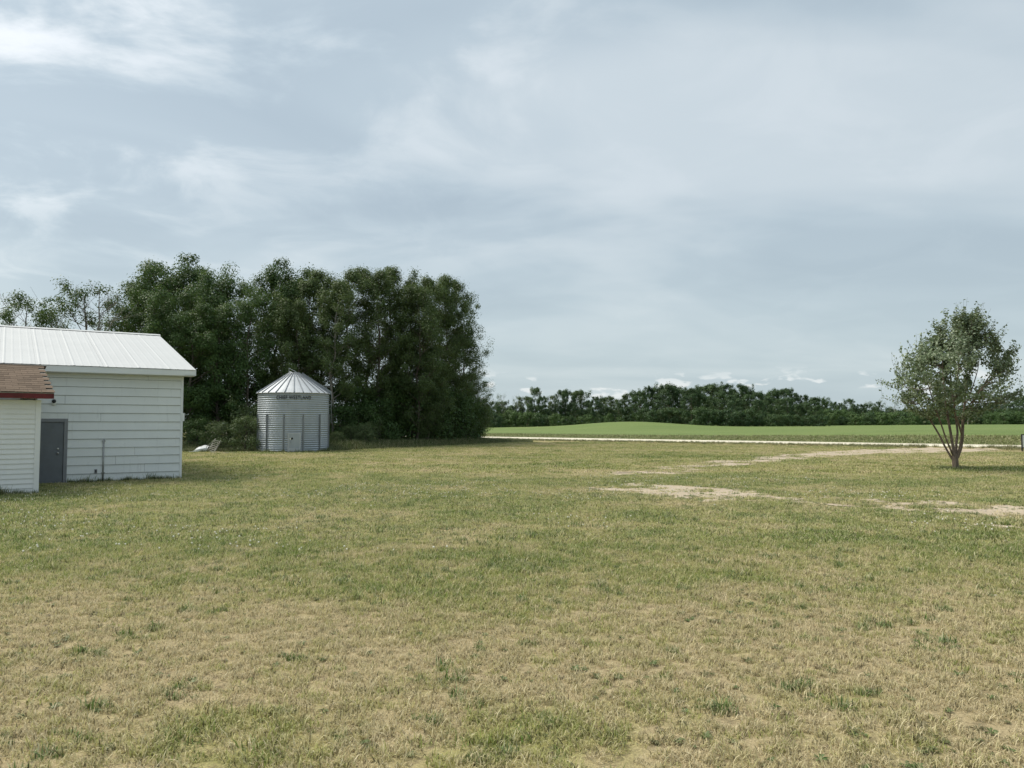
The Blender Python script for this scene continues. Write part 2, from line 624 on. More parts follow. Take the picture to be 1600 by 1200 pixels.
m, t, out = new_mat('ditch')
geo = t.n('ShaderNodeNewGeometry').outputs['Position']
nz = t.noise(t.mapping(geo, rot=(0, 0, R(-42)), scale=(0.3, 1.4, 1)), 0.4, 5, 0.65, 0.5)
fine = t.noise(geo, 5.0, 5, 0.75)
c = t.ramp(nz, [(0.3, (0.140, 0.180, 0.054)), (0.55, (0.190, 0.215, 0.070)), (0.75, (0.27, 0.255, 0.100))])
c = t.mix(t.maprange(fine, 0.4, 0.7, 0, 0.45), c, (0.05, 0.07, 0.02))
principled(t, out, c, 0.95, 0, 0.15, fine, 0.9, 0.15)
MAT['ditch'] = m

GRASS_STOPS = [(0.0, (0.65, 0.56, 0.35)), (0.25, (0.57, 0.52, 0.265)), (0.5, (0.43, 0.435, 0.150)), (0.75, (0.285, 0.345, 0.088)), (1.0, (0.165, 0.25, 0.055))]
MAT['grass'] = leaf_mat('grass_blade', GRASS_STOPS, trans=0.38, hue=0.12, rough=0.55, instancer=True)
MAT['tall_grass'] = leaf_mat('tall_grass_blade', [(0.0, (0.22, 0.20, 0.09)), (0.4, (0.12, 0.165, 0.05)), (1.0, (0.055, 0.115, 0.025))], trans=0.25, hue=0.1, rough=0.55, instancer=True)
MAT['ditch_grass'] = leaf_mat('ditch_grass_blade', [(0.0, (0.27, 0.29, 0.10)), (0.5, (0.21, 0.27, 0.08)), (1.0, (0.15, 0.225, 0.06))], trans=0.3, hue=0.1, rough=0.55, instancer=True)
MAT['weed'] = leaf_mat('weed_leaf', [(0.0, (0.22, 0.24, 0.07)), (0.5, (0.145, 0.225, 0.05)), (1.0, (0.09, 0.18, 0.04))], trans=0.25, hue=0.2, rough=0.5, instancer=True)
MAT['flower'] = simple_mat('clover_flower', (0.72, 0.70, 0.60), 0.8, 0, 0.15, 40)
MAT['stone'] = simple_mat('pebble', (0.42, 0.38, 0.31), 0.85, 0, 0.25, 3)

# ------------------------------------------------------------------ ground masks
def path_from_pixels(pp):
    return np.array([ground_at(px, py)[:2] for px, py in pp])


UPPER = path_from_pixels([(1470, 703.5), (1390, 705.5), (1320, 708), (1260, 712), (1200, 718), (1150, 722.5), (1095, 728), (1040, 736), (1000, 741)])
LOWER = path_from_pixels([(930, 758), (985, 762), (1040, 765), (1100, 770), (1160, 776), (1240, 780), (1330, 785), (1430, 790), (1540, 795), (1700, 802)])


def seg_dist(x, y, P):
    best = np.full(np.shape(x), 1e9)
    pos = np.zeros(np.shape(x))
    n = len(P) - 1
    for i in range(n):
        a, d = P[i], P[i + 1] - P[i]
        t_ = np.clip(((x - a[0]) * d[0] + (y - a[1]) * d[1]) / (d @ d), 0, 1)
        dist = np.hypot(x - a[0] - d[0] * t_, y - a[1] - d[1] * t_)
        better = dist < best
        pos = np.where(better, (i + t_) / n, pos)
        best = np.where(better, dist, best)
    return best, pos


def gravel_mask(x, y):
    x, y = np.asarray(x, float), np.asarray(y, float)
    d1, p1 = seg_dist(x, y, UPPER)
    d2, p2 = seg_dist(x, y, LOWER)
    w1 = 1.7 + 2.2 * (1 - smooth(p1, 0.0, 0.45))
    s1 = np.interp(p1, [0, 0.5, 0.75, 0.88, 0.94, 1], [0.95, 0.78, 0.62, 0.68, 0.78, 0.54])
    m1 = s1 * (1 - smooth(d1, w1 * 0.45, w1 * 1.35))
    s2 = np.interp(p2, [0, 0.05, 0.16, 0.36, 0.46, 0.6, 0.75, 1], [0.42, 0.60, 0.80, 0.79, 0.56, 0.48, 0.47, 0.50])
    m2 = s2 * (1 - smooth(d2, 0.7, 2.7))
    m = np.maximum(m1, m2)
    for px, py, r, s in ((1615, 931, 0.7, 0.66), (1605, 848, 0.9, 0.66), (1590, 812, 2.4, 0.44)):
        c = ground_at(px, py)
        m = np.maximum(m, s * (1 - smooth(np.hypot((x - c.x) * 0.7, y - c.y), r * 0.3, r)))
    rag = 0.5 * N3.fbm(x, y, 0.8, 3, 0.6) + 0.5 * N2.fbm(x, y, 2.6, 4, 0.7) - 0.5
    return np.clip(m + rag * 1.9 * smooth(m, 0.02, 0.3), 0, 1.2)


def green_mask(x, y):
    x, y = np.asarray(x, float), np.asarray(y, float)
    base = np.interp(y, [0, 5, 8, 10, 13, 18, 24, 32, 45, 60, 90], [0.15, 0.17, 0.24, 0.42, 0.55, 0.56, 0.54, 0.48, 0.42, 0.42, 0.5])
    base = base + 0.10 * (1 - smooth(x, -10, 2)) * smooth(y, 9, 14)
    base = base + 0.10 * smooth(x / np.maximum(y, 1), 0.52, 0.70) * (1 - smooth(y, 6, 10))
    # young tree's shadow painted into the turf as green, then a greener lawn patch
    base = base + 0.30 * np.exp(-((x - 19.3) / 2.6) ** 2 - ((y - 30.8) / 2.0) ** 2)
    base = base + 0.35 * np.exp(-((x - 8) / 7.0) ** 2 - ((y - 44.0) / 3.0) ** 2)
    g = base + 0.75 * (N1.fbm(x, y, 0.33, 4) - 0.5) + 1.25 * (N4.fbm(x, y, 1.3, 4, 0.65) - 0.5) + 0.4 * (N2.fbm(x * 0.5, y, 0.5, 3) - 0.5)
    g = g + 0.55 * smooth(y, 20, 32) * (N3.fbm(x * 0.10 + 5, y * 0.9 - x * 0.12, 0.9, 4, 0.6) - 0.5)
    return np.clip(g, 0, 1)


# ------------------------------------------------------------------ ground sheet
def graded(lo, hi, centre, d0, grow):
    out = [centre]
    d = d0
    while out[-1] < hi:
        out.append(out[-1] + d)
        d *= grow
    neg = [centre]
    d = d0
    while neg[-1] > lo:
        neg.append(neg[-1] - d)
        d *= grow
    return np.array(sorted(set(neg[1:] + out)))


gx = graded(-4000, 4000, 0.0, 0.16, 1.026)
gy = graded(-600, 6000, 6.0, 0.16, 1.020)
GX, GY = np.meshgrid(gx, gy)
GZ = terrain(GX, GY)


def grid_faces(ny, nx):
    i = np.arange((ny - 1) * (nx - 1))
    r, c = i // (nx - 1), i % (nx - 1)
    a = r * nx + c
    return np.stack([a, a + 1, a + nx + 1, a + nx], 1)


near = (GY < 130) & (GY > -10) & (np.abs(GX) < 120)
gm = np.where(near, green_mask(GX, GY), 0.5)
rm = np.where(near, gravel_mask(GX, GY), 0.0)
me = mesh_np('ground', np.stack([GX.ravel(), GY.ravel(), GZ.ravel()], 1), grid_faces(len(gy), len(gx)), MAT['lawn'], None, True,
             {'green': gm.ravel(), 'gravel': rm.ravel()})
set_props(link('ground', me), kind='structure')


def strip_sheet(name, mat, u0, u1, nu, v0, v1, nv, dz):
    """sheet laid on the terrain in road coordinates"""
    U, V = np.meshgrid(np.linspace(u0, u1, nu), np.linspace(v0, v1, nv))
    X = RN[0] * (U + RS) + RD[0] * V
    Y = RN[1] * (U + RS) + RD[1] * V
    edge = 0.25 * (N2.fbm(V, V * 0, 0.8, 3) - 0.5)
    ww = (np.abs(U - (u0 + u1) / 2) / ((u1 - u0) / 2)) ** 6 * np.sign(U - (u0 + u1) / 2)
    X, Y = X + RN[0] * edge * ww * 2, Y + RN[1] * edge * ww * 2
    Z = terrain(X, Y) + dz
    me = mesh_np(name, np.stack([X.ravel(), Y.ravel(), Z.ravel()], 1), grid_faces(nv, nu), mat, None, True)
    return set_props(link(name, me), kind='structure')


# the gravel road (slightly crowned), its far ditch and the field
U, V = np.meshgrid(np.linspace(-0.3, 6.6, 14), np.linspace(-260, 160, 500))
X = RN[0] * (U + RS) + RD[0] * V
Y = RN[1] * (U + RS) + RD[1] * V
Z = terrain(X, Y) + 0.03 + 0.10 * np.sin(np.pi * (U + 0.3) / 6.9)
set_props(link('gravel_road', mesh_np('gravel_road', np.stack([X.ravel(), Y.ravel(), Z.ravel()], 1), grid_faces(500, 14), MAT['road'], None, True)), kind='structure')
strip_sheet('ditch', MAT['ditch'], 6.3, 19.5, 30, -260, 160, 400, 0.02)
strip_sheet('crop_field', MAT['crop'], 18.2, 330, 150, -320, 300, 240, 0.07)

# driveway: the gravel that shows through the worn loop
dx, dy = np.arange(2, 44, 0.11), np.arange(13, 61, 0.11)
DX, DY = np.meshgrid(dx, dy)
gmask = gravel_mask(DX, DY)
fac = grid_faces(len(dy), len(dx))
keep = gmask.ravel()[fac].mean(1) > 0.58
keep &= road_u(DX.ravel()[fac[:, 0]], DY.ravel()[fac[:, 0]]) < -0.05
fac = fac[keep]
used, inv = np.unique(fac, return_inverse=True)
vv = np.stack([DX.ravel()[used], DY.ravel()[used]], 1)
vv = vv + (np.random.default_rng(5).random(vv.shape) - 0.5) * 0.09
zz = terrain(vv[:, 0], vv[:, 1]) + 0.012
me = mesh_np('driveway', np.column_stack([vv, zz]), inv.reshape(-1, 4), MAT['gravel'], None, True)
set_props(link('driveway', me), kind='structure')


# ------------------------------------------------------------------ white shed
def shed():
    o = at(281.5, 748, 25.8)
    th = R(33.5)
    root = empty('white_shed', (o.x, o.y, -0.02), th)
    set_props(root, 'long white shed with wide board siding, white metal roof and grey door', 'shed')
    L, D = 12.5, 14.2
    OV = 0.35
    z_top = 3.52
    wall = box_part('wall', MAT['lap_shade'], root, -L + 0.03, -0.03, 0.022, D - 0.03, 0.0, z_top - 0.05)
    # gable fill on both ends
    for x0, x1 in ((-L + 0.03, -L + 0.10), (-0.10, -0.03)):
        MB().poly_extrude([(x0, 0.1, z_top - 0.06), (x0, D - 0.1, z_top - 0.06), (x0, D / 2, 5.30)], (x1 - x0, 0, 0)).build('gable', MAT['board'], root)
    # lapped boards, broken where the photograph shows joints
    rng = random.Random(3)
    pitch = 0.2735
    door_l, door_r, door_top = -4.36, -3.30, 2.02
    joints = {12: [-1.05, -6.2], 9: [-3.4, -7.5], 10: [-8.2], 7: [-2.40, -8.8], 3: [-1.4, -6.0], 2: [-1.95, -9.0], 1: [-1.1], 5: [-5.4]}
    for k in range(13):
        z0 = 0.02 + k * pitch
        z1 = min(z0 + pitch - 0.007, z_top - 0.04)
        cuts = sorted([-L] + joints.get(k, [-4.5 - 3 * rng.random()]) + [-0.004])
        for a, b in zip(cuts[:-1], cuts[1:]):
            spans = [(a + 0.0035, b - 0.0035)]
            if z0 < door_top - 0.02:
                spans = []
                if a < door_l:
                    spans.append((a + 0.0035, min(b - 0.0035, door_l)))
                if b > door_r:
                    spans.append((max(a + 0.0035, door_r), b - 0.0035))
                if z1 > door_top + 0.01 and a < door_l and b > door_r:
                    MB().box(door_l + 0.004, door_r - 0.004, -0.016, 0.02, door_top + 0.002, z1 - 0.002).build('siding_board', MAT['board'], wall)
            for s0, s1 in spans:
                if s1 - s0 < 0.05:
                    continue
                j = rng.uniform(-0.002, 0.002)
                MB().poly_extrude([(s0, 0.02, z0 + j), (s0, -0.034, z0 + j), (s0, -0.004, z1 + j - 0.002), (s0, 0.02, z1 + j - 0.002)], (s1 - s0, 0, 0)).build('siding_board', MAT['board'], wall)
        # gable end boards
        j = rng.uniform(-0.002, 0.002)
        MB().poly_extrude([(-0.02, 0.004, z0 + j), (0.026, 0.004, z0 + j), (0.004, 0.004, z1 + j - 0.002), (-0.02, 0.004, z1 + j - 0.002)], (0, D - 0.01, 0)).build('siding_board', MAT['board'], wall)
    MB().box(-0.035, 0.036, -0.036, 0.035, 0.0, z_top - 0.06).build('corner_trim', MAT['trim'], root, 0.004)
    # a loosened bit of metal on the corner
    MB().box(0.0, 0.085, -0.045, -0.02, 1.95, 2.22).build('corner_flashing', MAT['trim'], root, 0.004)
    # door
    MB().box(door_l, door_l + 0.09, -0.035, 0.05, 0.0, door_top).box(door_r - 0.10, door_r, -0.035, 0.05, 0, door_top).box(door_l + 0.09, door_r - 0.10, -0.035, 0.05, door_top - 0.10, door_top).build('door_frame', MAT['frame'], root, 0.004)
    door = box_part('door', MAT['door'], root, door_l + 0.10, door_r - 0.11, -0.008, 0.03, 0.025, door_top - 0.11, 0.003)
    kx = door_r - 0.25
    MB().tube([(kx, -0.008, 0.96), (kx, -0.03, 0.96), (kx, -0.05, 0.96), (kx, -0.085, 0.96)], [0.033, 0.033, 0.013, 0.030], 12).build('door_knob', MAT['steel'], door, 0, True)
    MB().tube([(kx, -0.008, 1.09), (kx, -0.028, 1.09), (kx, -0.034, 1.09)], [0.03, 0.03, 0.018], 12).build('deadbolt', MAT['steel'], door, 0, True)
    for hz_ in (0.35, 1.0, 1.65):
        box_part('hinge', MAT['frame'], door, door_l + 0.09, door_l + 0.115, -0.02, -0.008, hz_, hz_ + 0.10)
    # wall light over the door: white round base with a black dome
    lt = MB().tube([(-3.70, -0.02, 2.50), (-3.70, -0.05, 2.50), (-3.70, -0.07, 2.50)], [0.075, 0.075, 0.05], 16).build('wall_light', MAT['trim'], root, 0, True)
    MB().tube([(-3.70, -0.05, 2.55), (-3.70, -0.09, 2.56), (-3.70, -0.13, 2.55), (-3.70, -0.15, 2.54)], [0.05, 0.062, 0.05, 0.012], 14).build('lens', MAT['black'], lt, 0, True)
    # conduit and outlet box
    cx_ = -2.30
    pipe = MB().tube([(cx_, -0.045, 0.0), (cx_, -0.045, 1.36)], 0.024, 10).build('conduit', MAT['conduit'], root, 0, True)
    MB().box(cx_ - 0.05, cx_ + 0.05, -0.058, -0.026, 1.30, 1.34).build('strap', MAT['conduit'], pipe)
    MB().box(cx_ - 0.05, cx_ + 0.05, -0.060, -0.026, 0.30, 0.33).build('strap', MAT['conduit'], pipe)
    ob = box_part('outlet_box', MAT['frame'], root, cx_ - 0.24, cx_ - 0.165, -0.06, -0.02, 0.30, 0.43, 0.004)
    box_part('socket', MAT['black'], ob, cx_ - 0.222, cx_ - 0.183, -0.064, -0.0605, 0.325, 0.405)
    # roof: sheets with standing ribs, each sheet its own piece
    roof = empty('roof')
    roof.parent = root
    ze, zr = 3.66, 5.54
    half = D / 2 + 0.4
    slope = math.hypot(half, zr - ze)
    ang = math.atan2(zr - ze, half)
    wsheet = 0.9144
    prof = []
    for k in range(4):
        c0 = k * wsheet / 4
        hr = 0.009 if k == 0 else 0.0035
        prof += [(c0, 0.0), (c0 + 0.070, 0.0), (c0 + 0.100, hr), (c0 + 0.122, hr), (c0 + 0.152, 0.0)]
    prof.append((wsheet, 0.0))
    top = [(x, h) for x, h in prof]
    v, f = [], []
    n = len(top)
    for s in (0.0, slope):
        v += [(x - wsheet, s, h) for x, h in top]
        v += [(x - wsheet, s, h - 0.004) for x, h in top]
    for i in range(n - 1):
        f.append((i, i + 1, 2 * n + i + 1, 2 * n + i))
        f.append((n + i, 3 * n + i, 3 * n + i + 1, n + i + 1))
        f.append((i, n + i, n + i + 1, i + 1))
    me = bpy.data.meshes.new('roof_panel')
    me.from_pydata(v, [], f)
    me.materials.append(MAT['roof_white'])
    for side in (0, 1):
        for k in range(14):
            p = link('roof_panel', me, None, roof)
            M = Matrix.Translation((OV - k * wsheet + rng.uniform(-0.004, 0.004), -0.42, ze + 0.004 * (k % 2))) @ Matrix.Rotation(ang, 4, 'X')
            if side:
                M = Matrix.Translation((OV - 13 * wsheet + k * wsheet - wsheet, D + 0.42, ze + 0.004 * (k % 2))) @ Matrix.Rotation(math.pi, 4, 'Z') @ Matrix.Rotation(ang, 4, 'X')
            p.matrix_basis = M
    x0, x1 = OV - 14 * wsheet, OV
    MB().poly_extrude([(x0, D / 2 - 0.20, zr - 0.018), (x0, D / 2, zr + 0.045), (x0, D / 2 + 0.20, zr - 0.018), (x0, D / 2, zr + 0.052)], (x1 - x0 + 0.02, 0, 0)).build('ridge_cap', MAT['roof_white'], roof)
    MB().box(x0, x1 - 0.02, -0.40, -0.375, ze - 0.20, ze - 0.012).build('fascia', MAT['trim'], root, 0.003)
    MB().box(x0, x1 - 0.03, -0.372, 0.02, z_top - 0.075, z_top - 0.05).build('soffit', MAT['soffit'], root)
    # barge boards on the right gable
    for sgn in (0, 1):
        ya, yb = (-0.40, D / 2 - 0.002) if not sgn else (D + 0.40, D / 2 + 0.002)
        MB().poly_extrude([(x1 - 0.018, ya, ze - 0.20), (x1 - 0.018, yb, zr - 0.20), (x1 - 0.018, yb, zr - 0.015), (x1 - 0.018, ya, ze - 0.012)], (0.022, 0, 0)).build('barge_board', MAT['trim'], root)
        MB().poly_extrude([(x1 - 0.02, ya, ze - 0.19), (x1 - 0.02, yb, zr - 0.19), (x1 - 0.02, yb, zr - 0.165), (x1 - 0.02, ya, ze - 0.165)], (-0.33, 0, 0)).build('rake_soffit', MAT['soffit'], root)
    return root


shed()


# ------------------------------------------------------------------ small outbuilding with the red fascia
def outbuilding():
    o = at(58, 770, 20.55)
    th = R(40)
    root = empty('small_outbuilding', (o.x, o.y, -0.02), th)
    set_props(root, 'small white vinyl-sided building with red fascia and brown shingle roof', 'outbuilding')
    L, D, OV = 4.2, 3.1, 0.27
    zt = 2.50
    wall = box_part('wall', MAT['soffit'], root, -L + 0.03, -0.03, 0.03, D - 0.03, 0.0, zt)
    pitch = 0.131
    rng = random.Random(8)
    for k in range(19):
        z0 = 0.03 + k * pitch
        z1 = min(z0 + pitch + 0.003, zt - 0.01)
        j = rng.uniform(-0.001, 0.001)
        MB().poly_extrude([(-L, 0.02, z0 + j), (-L, -0.020, z0 + j), (-L, -0.018, z0 + j + 0.018), (-L, 0.002, z1 + j), (-L, 0.02, z1 + j)], (L - 0.085, 0, 0)).build('siding_board', MAT['vinyl'], wall)
        MB().poly_extrude([(-0.02, 0.085, z0 + j), (0.020, 0.085, z0 + j), (0.018, 0.085, z0 + j + 0.018), (-0.002, 0.085, z1 + j), (-0.02, 0.085, z1 + j)], (0, D - 0.09, 0)).build('siding_board', MAT['vinyl'], wall)
    MB().box(-0.095, 0.028, -0.030, 0.02, 0.0, zt).box(-0.02, 0.028, 0.0205, 0.095, 0.0, zt).build('corner_trim', MAT['vinyl'], root)
    ze, zr = 2.70, 3.50
    half = D / 2 + 0.36
    ang = math.atan2(zr - ze, half)
    for x0, x1 in ((-L + 0.04, -L + 0.09), (-0.09, -0.04)):
        MB().poly_extrude([(x0, 0.05, zt - 0.02), (x0, D - 0.05, zt - 0.02), (x0, D / 2, zt + (D / 2) * math.tan(ang) + 0.1)], (x1 - x0, 0, 0)).build('gable', MAT['vinyl'], root)
    xl, xr = -L - 0.3, OV
    MB().box(xl, xr - 0.025, -0.345, -0.32, ze - 0.17, ze - 0.02).build('fascia', MAT['red'], root, 0.003)
    MB().box(xl, xr - 0.03, -0.318, 0.02, ze - 0.165, ze - 0.15).build('soffit', MAT['vinyl'], root)
    roof = empty('roof')
    roof.parent = root
    for s in (0, 1):
        ya, yb = (-0.35, D / 2) if s == 0 else (D + 0.35, D / 2 + 0.001)
        MB().poly_extrude([(xl, ya, ze - 0.018), (xl, yb, zr - 0.012), (xl, yb, zr - 0.03), (xl, ya, ze - 0.036)], (xr - xl, 0, 0)).build('roof_deck', MAT['wood'], roof)
        MB().poly_extrude([(xr - 0.022, ya, ze - 0.17), (xr - 0.022, yb, zr - 0.17), (xr - 0.022, yb, zr - 0.037), (xr - 0.022, ya, ze - 0.037)], (0.02, 0, 0)).build('barge_board', MAT['red'], root)
    # shingles, one by one
    slope = math.hypot(half, zr - ze)
    ncourse = 13
    ex = slope / ncourse
    sw = 0.305
    shm = MB().box(-sw / 2 + 0.003, sw / 2 - 0.003, 0, ex * 1.35, 0, 0.007).mesh('shingle', MAT['shingle'])
    for s in (0, 1):
        mb = MB()
        for c_ in range(ncourse):
            off = (c_ % 2) * sw / 2 + rng.uniform(-0.03, 0.03)
            x = xr - sw / 2 + 0.02 - off * (1 if c_ % 2 else 0.1)
            while x > xl:
                T = Matrix.Translation((x, -0.375, ze - 0.008)) @ Matrix.Rotation(ang, 4, 'X') @ Matrix.Translation((0, c_ * ex, 0.004 + rng.uniform(0, 0.003))) @ Matrix.Rotation(-0.035, 4, 'X')
                if s == 0:
                    p = link('shingle', shm, None, roof)
                    p.matrix_basis = T
                else:
                    T2 = Matrix.Translation((xr + xl, D, 0)) @ Matrix.Rotation(math.pi, 4, 'Z') @ T
                    mb.box(-sw / 2 + 0.003, sw / 2 - 0.003, 0, ex * 1.35, 0, 0.007, T2)
                x -= sw
        if s:
            set_props(mb.build('shingle_field', MAT['shingle'], roof), kind='stuff')
    MB().poly_extrude([(xl, D / 2 - 0.12, zr - 0.042), (xl, D / 2, zr + 0.018), (xl, D / 2 + 0.12, zr - 0.042), (xl, D / 2, zr + 0.028)], (xr - xl + 0.015, 0, 0)).build('ridge_cap', MAT['shingle'], roof)


outbuilding()


# ------------------------------------------------------------------ grain bin
def grain_bin():
    RB = 2.31
    cY = 51.5
    c = at(458, 700, cY)
    root = empty('grain_bin', (c.x, c.y, tz(c.x, c.y) - 0.02), math.atan2(-c.y, -c.x))   # local +x faces the camera side
    set_props(root, 'round corrugated steel grain bin with conical roof in front of the grove', 'grain bin')
    NS = 112
    Hw = 3.87
    pitch = 0.138
    amp = 0.020
    rings = 4
    for r in range(rings):
        z0, z1 = Hw * r / rings, Hw * (r + 1) / rings
        nz_ = int(round((z1 - z0) / pitch * 8))
        zs = np.linspace(z0 - 0.015, z1, nz_ + 1)
        rad = RB + amp * np.cos(2 * np.pi * zs / pitch) - 0.004 * (r % 2)
        an = np.linspace(0, 2 * np.pi, NS, endpoint=False)
        A, Zz = np.meshgrid(an, zs)
        Rr = np.repeat(rad[:, None], NS, 1)
        v = np.stack([(Rr * np.cos(A)).ravel(), (Rr * np.sin(A)).ravel(), Zz.ravel()], 1)
        i = np.arange(nz_ * NS)
        row, col = i // NS, i % NS
        f = np.stack([row * NS + col, row * NS + (col + 1) % NS, (row + 1) * NS + (col + 1) % NS, (row + 1) * NS + col], 1)
        link('wall_ring', mesh_np('wall_ring', v, f, MAT['galv'], None, True), None, root)
        # sheet seams with a column of bolts
        for q in range(3):
            a = 2 * math.pi * q / 3 + 0.55 * r + 0.28
            mbs = MB()
            rr = RB + amp + 0.004
            T = Matrix.Rotation(a, 4, 'Z') @ Matrix.Translation((rr, 0, 0))
            for b in range(8):
                zb = z0 + 0.06 + b * (z1 - z0 - 0.1) / 7
                mbs.box(-0.006, 0.010, -0.012, 0.012, zb - 0.012, zb + 0.012, T)
            mbs.build('bolt_row', MAT['galv_dark'], root)
    # uprights
    for k in range(12):
        a = R(-45.5 + 30.4 * k) if k < 6 else R(-45.5 - 29.0 * (k - 5))
        if k >= 11:
            continue
        T = Matrix.Rotation(a, 4, 'Z') @ Matrix.Translation((RB, 0, 0))
        m = MB()
        m.box(amp - 0.002, amp + 0.055, -0.016, 0.016, 0.0, 2.50, T)
        m.box(amp - 0.001, amp + 0.010, -0.050, -0.017, 0.0, 2.49, T)
        m.box(amp - 0.001, amp + 0.010, 0.017, 0.050, 0.0, 2.49, T)
        m.build('upright', MAT['galv_dark'], root)
    # door (local angle 0 is towards the camera)
    a = R(1.5)
    T = Matrix.Rotation(a, 4, 'Z') @ Matrix.Translation((RB, 0, 0))
    dr = MB().box(-0.05, amp + 0.03, -0.36, 0.36, 0.10, 1.25, T).build('door', MAT['galv'], root, 0.006)
    MB().box(amp + 0.03, amp + 0.045, -0.40, -0.33, 0.06, 1.28, T).box(amp + 0.03, amp + 0.045, 0.33, 0.40, 0.06, 1.28, T).box(amp + 0.03, amp + 0.044, -0.33, 0.33, 1.20, 1.28, T).box(amp + 0.03, amp + 0.044, -0.33, 0.33, 0.06, 0.30, T).build('door_frame', MAT['galv_roof'], dr)
    MB().box(amp + 0.031, amp + 0.037, -0.03, 0.12, 0.88, 1.0, T @ Matrix.Translation((0, 0.02, 0.5)) @ Matrix.Rotation(0.5, 4, 'X') @ Matrix.Translation((0, 0, -0.5))).build('placard', MAT['black'], dr)
    MB().box(amp + 0.038, amp + 0.043, -0.07, 0.0, 0.92, 1.03, T @ Matrix.Translation((0, 0.02, 0.5)) @ Matrix.Rotation(0.5, 4, 'X') @ Matrix.Translation((0, 0, -0.5))).build('placard_print', MAT['flower'], dr)
    MB().tube([T @ Vector((amp + 0.05, -0.22, 0.62)), T @ Vector((amp + 0.09, -0.22, 0.66)), T @ Vector((amp + 0.05, -0.22, 0.80))], 0.012, 6).build('handle', MAT['galv_dark'], dr)
    # eave ring and roof
    MB().tube([(math.cos(t_) * (RB + 0.02), math.sin(t_) * (RB + 0.02), Hw - 0.005) for t_ in np.linspace(0, 2 * math.pi, 97)], 0.028, 8, False).build('eave_ring', MAT['galv_dark'], root, 0, True)
    roof = empty('roof', (0, 0, 0))
    roof.parent = root
    NP = 26
    R0, R1, zA, zB = RB + 0.10, 0.33, Hw - 0.015, 5.22
    da = 2 * math.pi / NP
    v = []
    for rr, zz_ in ((R0, zA), ((R0 + R1) / 2, (zA + zB) / 2 + 0.02), (R1, zB)):
        for s in (-0.5, -0.17, 0.17, 0.5):
            lift = 0.0 if abs(s) == 0.5 else 0.012 * rr / R0
            v.append((rr * math.cos(da * s * 0.985), rr * math.sin(da * s * 0.985), zz_ + lift))
    f = []
    for i in range(2):
        for j in range(3):
            b = i * 4 + j
            f.append((b, b + 1, b + 5, b + 4))
    pm = bpy.data.meshes.new('roof_panel')
    pm.from_pydata(v, [], f)
    pm.materials.append(MAT['galv_roof'])
    rm_ = MB()
    dirv = Vector((R1 - R0, 0, zB - zA))
    rm_.poly_extrude([(R0 + 0.01, -0.028, zA + 0.004), (R0 + 0.01, 0.028, zA + 0.004), (R0 + 0.01, 0.018, zA + 0.075), (R0 + 0.01, -0.018, zA + 0.075)], dirv)
    rib = rm_.mesh('rib', MAT['galv_dark'])
    for k in range(NP):
        p = link('roof_panel', pm, None, roof)
        p.rotation_euler = (0, 0, da * (k + 0.5))
        q = link('roof_rib', rib, None, roof)
        q.rotation_euler = (0, 0, da * k)
    an = np.linspace(0, 2 * math.pi, 33)
    MB().tube([(math.cos(t_) * 0.74, math.sin(t_) * 0.74, zA + (zB - zA) * (R0 - 0.74) / (R0 - R1) + 0.05) for t_ in an], 0.008, 5, False).build('roof_hoop', MAT['galv_dark'], roof)
    MB().tube([(0, 0, zB - 0.05), (0, 0, zB + 0.06), (0, 0, zB + 0.062)], [0.35, 0.35, 0.33], 24).build('roof_collar', MAT['galv_dark'], roof)
    lid = Matrix.Translation((0, -0.28, zB + 0.10)) @ Matrix.Rotation(R(-28), 4, 'X')
    MB().tube([lid @ Vector((0.0, 0.30, 0.0)), lid @ Vector((0, 0.30, 0.05))], [0.34, 0.30], 20).build('lid', MAT['galv_roof'], roof)
    MB().tube([(0.1, -0.33, zB + 0.05), (0.1, -0.34, zB + 0.36)], 0.012, 6).tube([(0.1, -0.34, zB + 0.36), (0.1, 0.16, zB + 0.09)], 0.014, 6).build('lid_lever', MAT['galv_roof'], roof)
    # ladder up the right side and over the roof
    la = R(86)
    T = Matrix.Rotation(la, 4, 'Z')
    m = MB()
    for s in (-0.17, 0.17):
        m.box(R0 + 0.03, R0 + 0.055, s - 0.014, s + 0.014, 1.90, Hw + 0.02, T)
        m.poly_extrude([T @ Vector((R0 + 0.06, s - 0.02, zA + 0.02)), T @ Vector((R0 + 0.06, s + 0.02, zA + 0.02)), T @ Vector((R0 + 0.06, s + 0.02, zA + 0.17)), T @ Vector((R0 + 0.06, s - 0.02, zA + 0.17))], T.to_3x3() @ Vector((R1 - R0, 0, zB - zA)) * 0.93)
    for k in range(7):
        z_ = 1.95 + 0.3 * k
        m.box(R0 + 0.03, R0 + 0.055, -0.18, 0.18, z_, z_ + 0.025, T)
    for k in range(8):
        s = 0.06 + 0.12 * k
        p = Vector((R0 + (R1 - R0) * s, 0, zA + (zB - zA) * s + 0.10))
        m.box(p.x - 0.02, p.x + 0.02, -0.18, 0.18, p.z, p.z + 0.03, T)
    m.build('ladder', MAT['galv_dark'], root)
    # stencilled name, bent to the wall
    cu = bpy.data.curves.new('lettering', 'FONT')
    cu.body = 'CHIEF WESTLAND'
    cu.size = 0.30
    cu.space_character = 1.12
    cu.offset = 0.007
    cu.align_x = 'CENTER'
    tmp = bpy.data.objects.new('tmp_text', cu)
    COL.objects.link(tmp)
    dg = bpy.context.evaluated_depsgraph_get()
    tm = bpy.data.meshes.new_from_object(tmp.evaluated_get(dg))
    COL.objects.unlink(tmp)
    bpy.data.objects.remove(tmp)
    bm = bmesh.new()
    bm.from_mesh(tm)
    bmesh.ops.triangulate(bm, faces=bm.faces)
    bmesh.ops.subdivide_edges(bm, edges=[e for e in bm.edges if e.calc_length() > 0.08], cuts=1)
    bm.to_mesh(tm)
    bm.free()
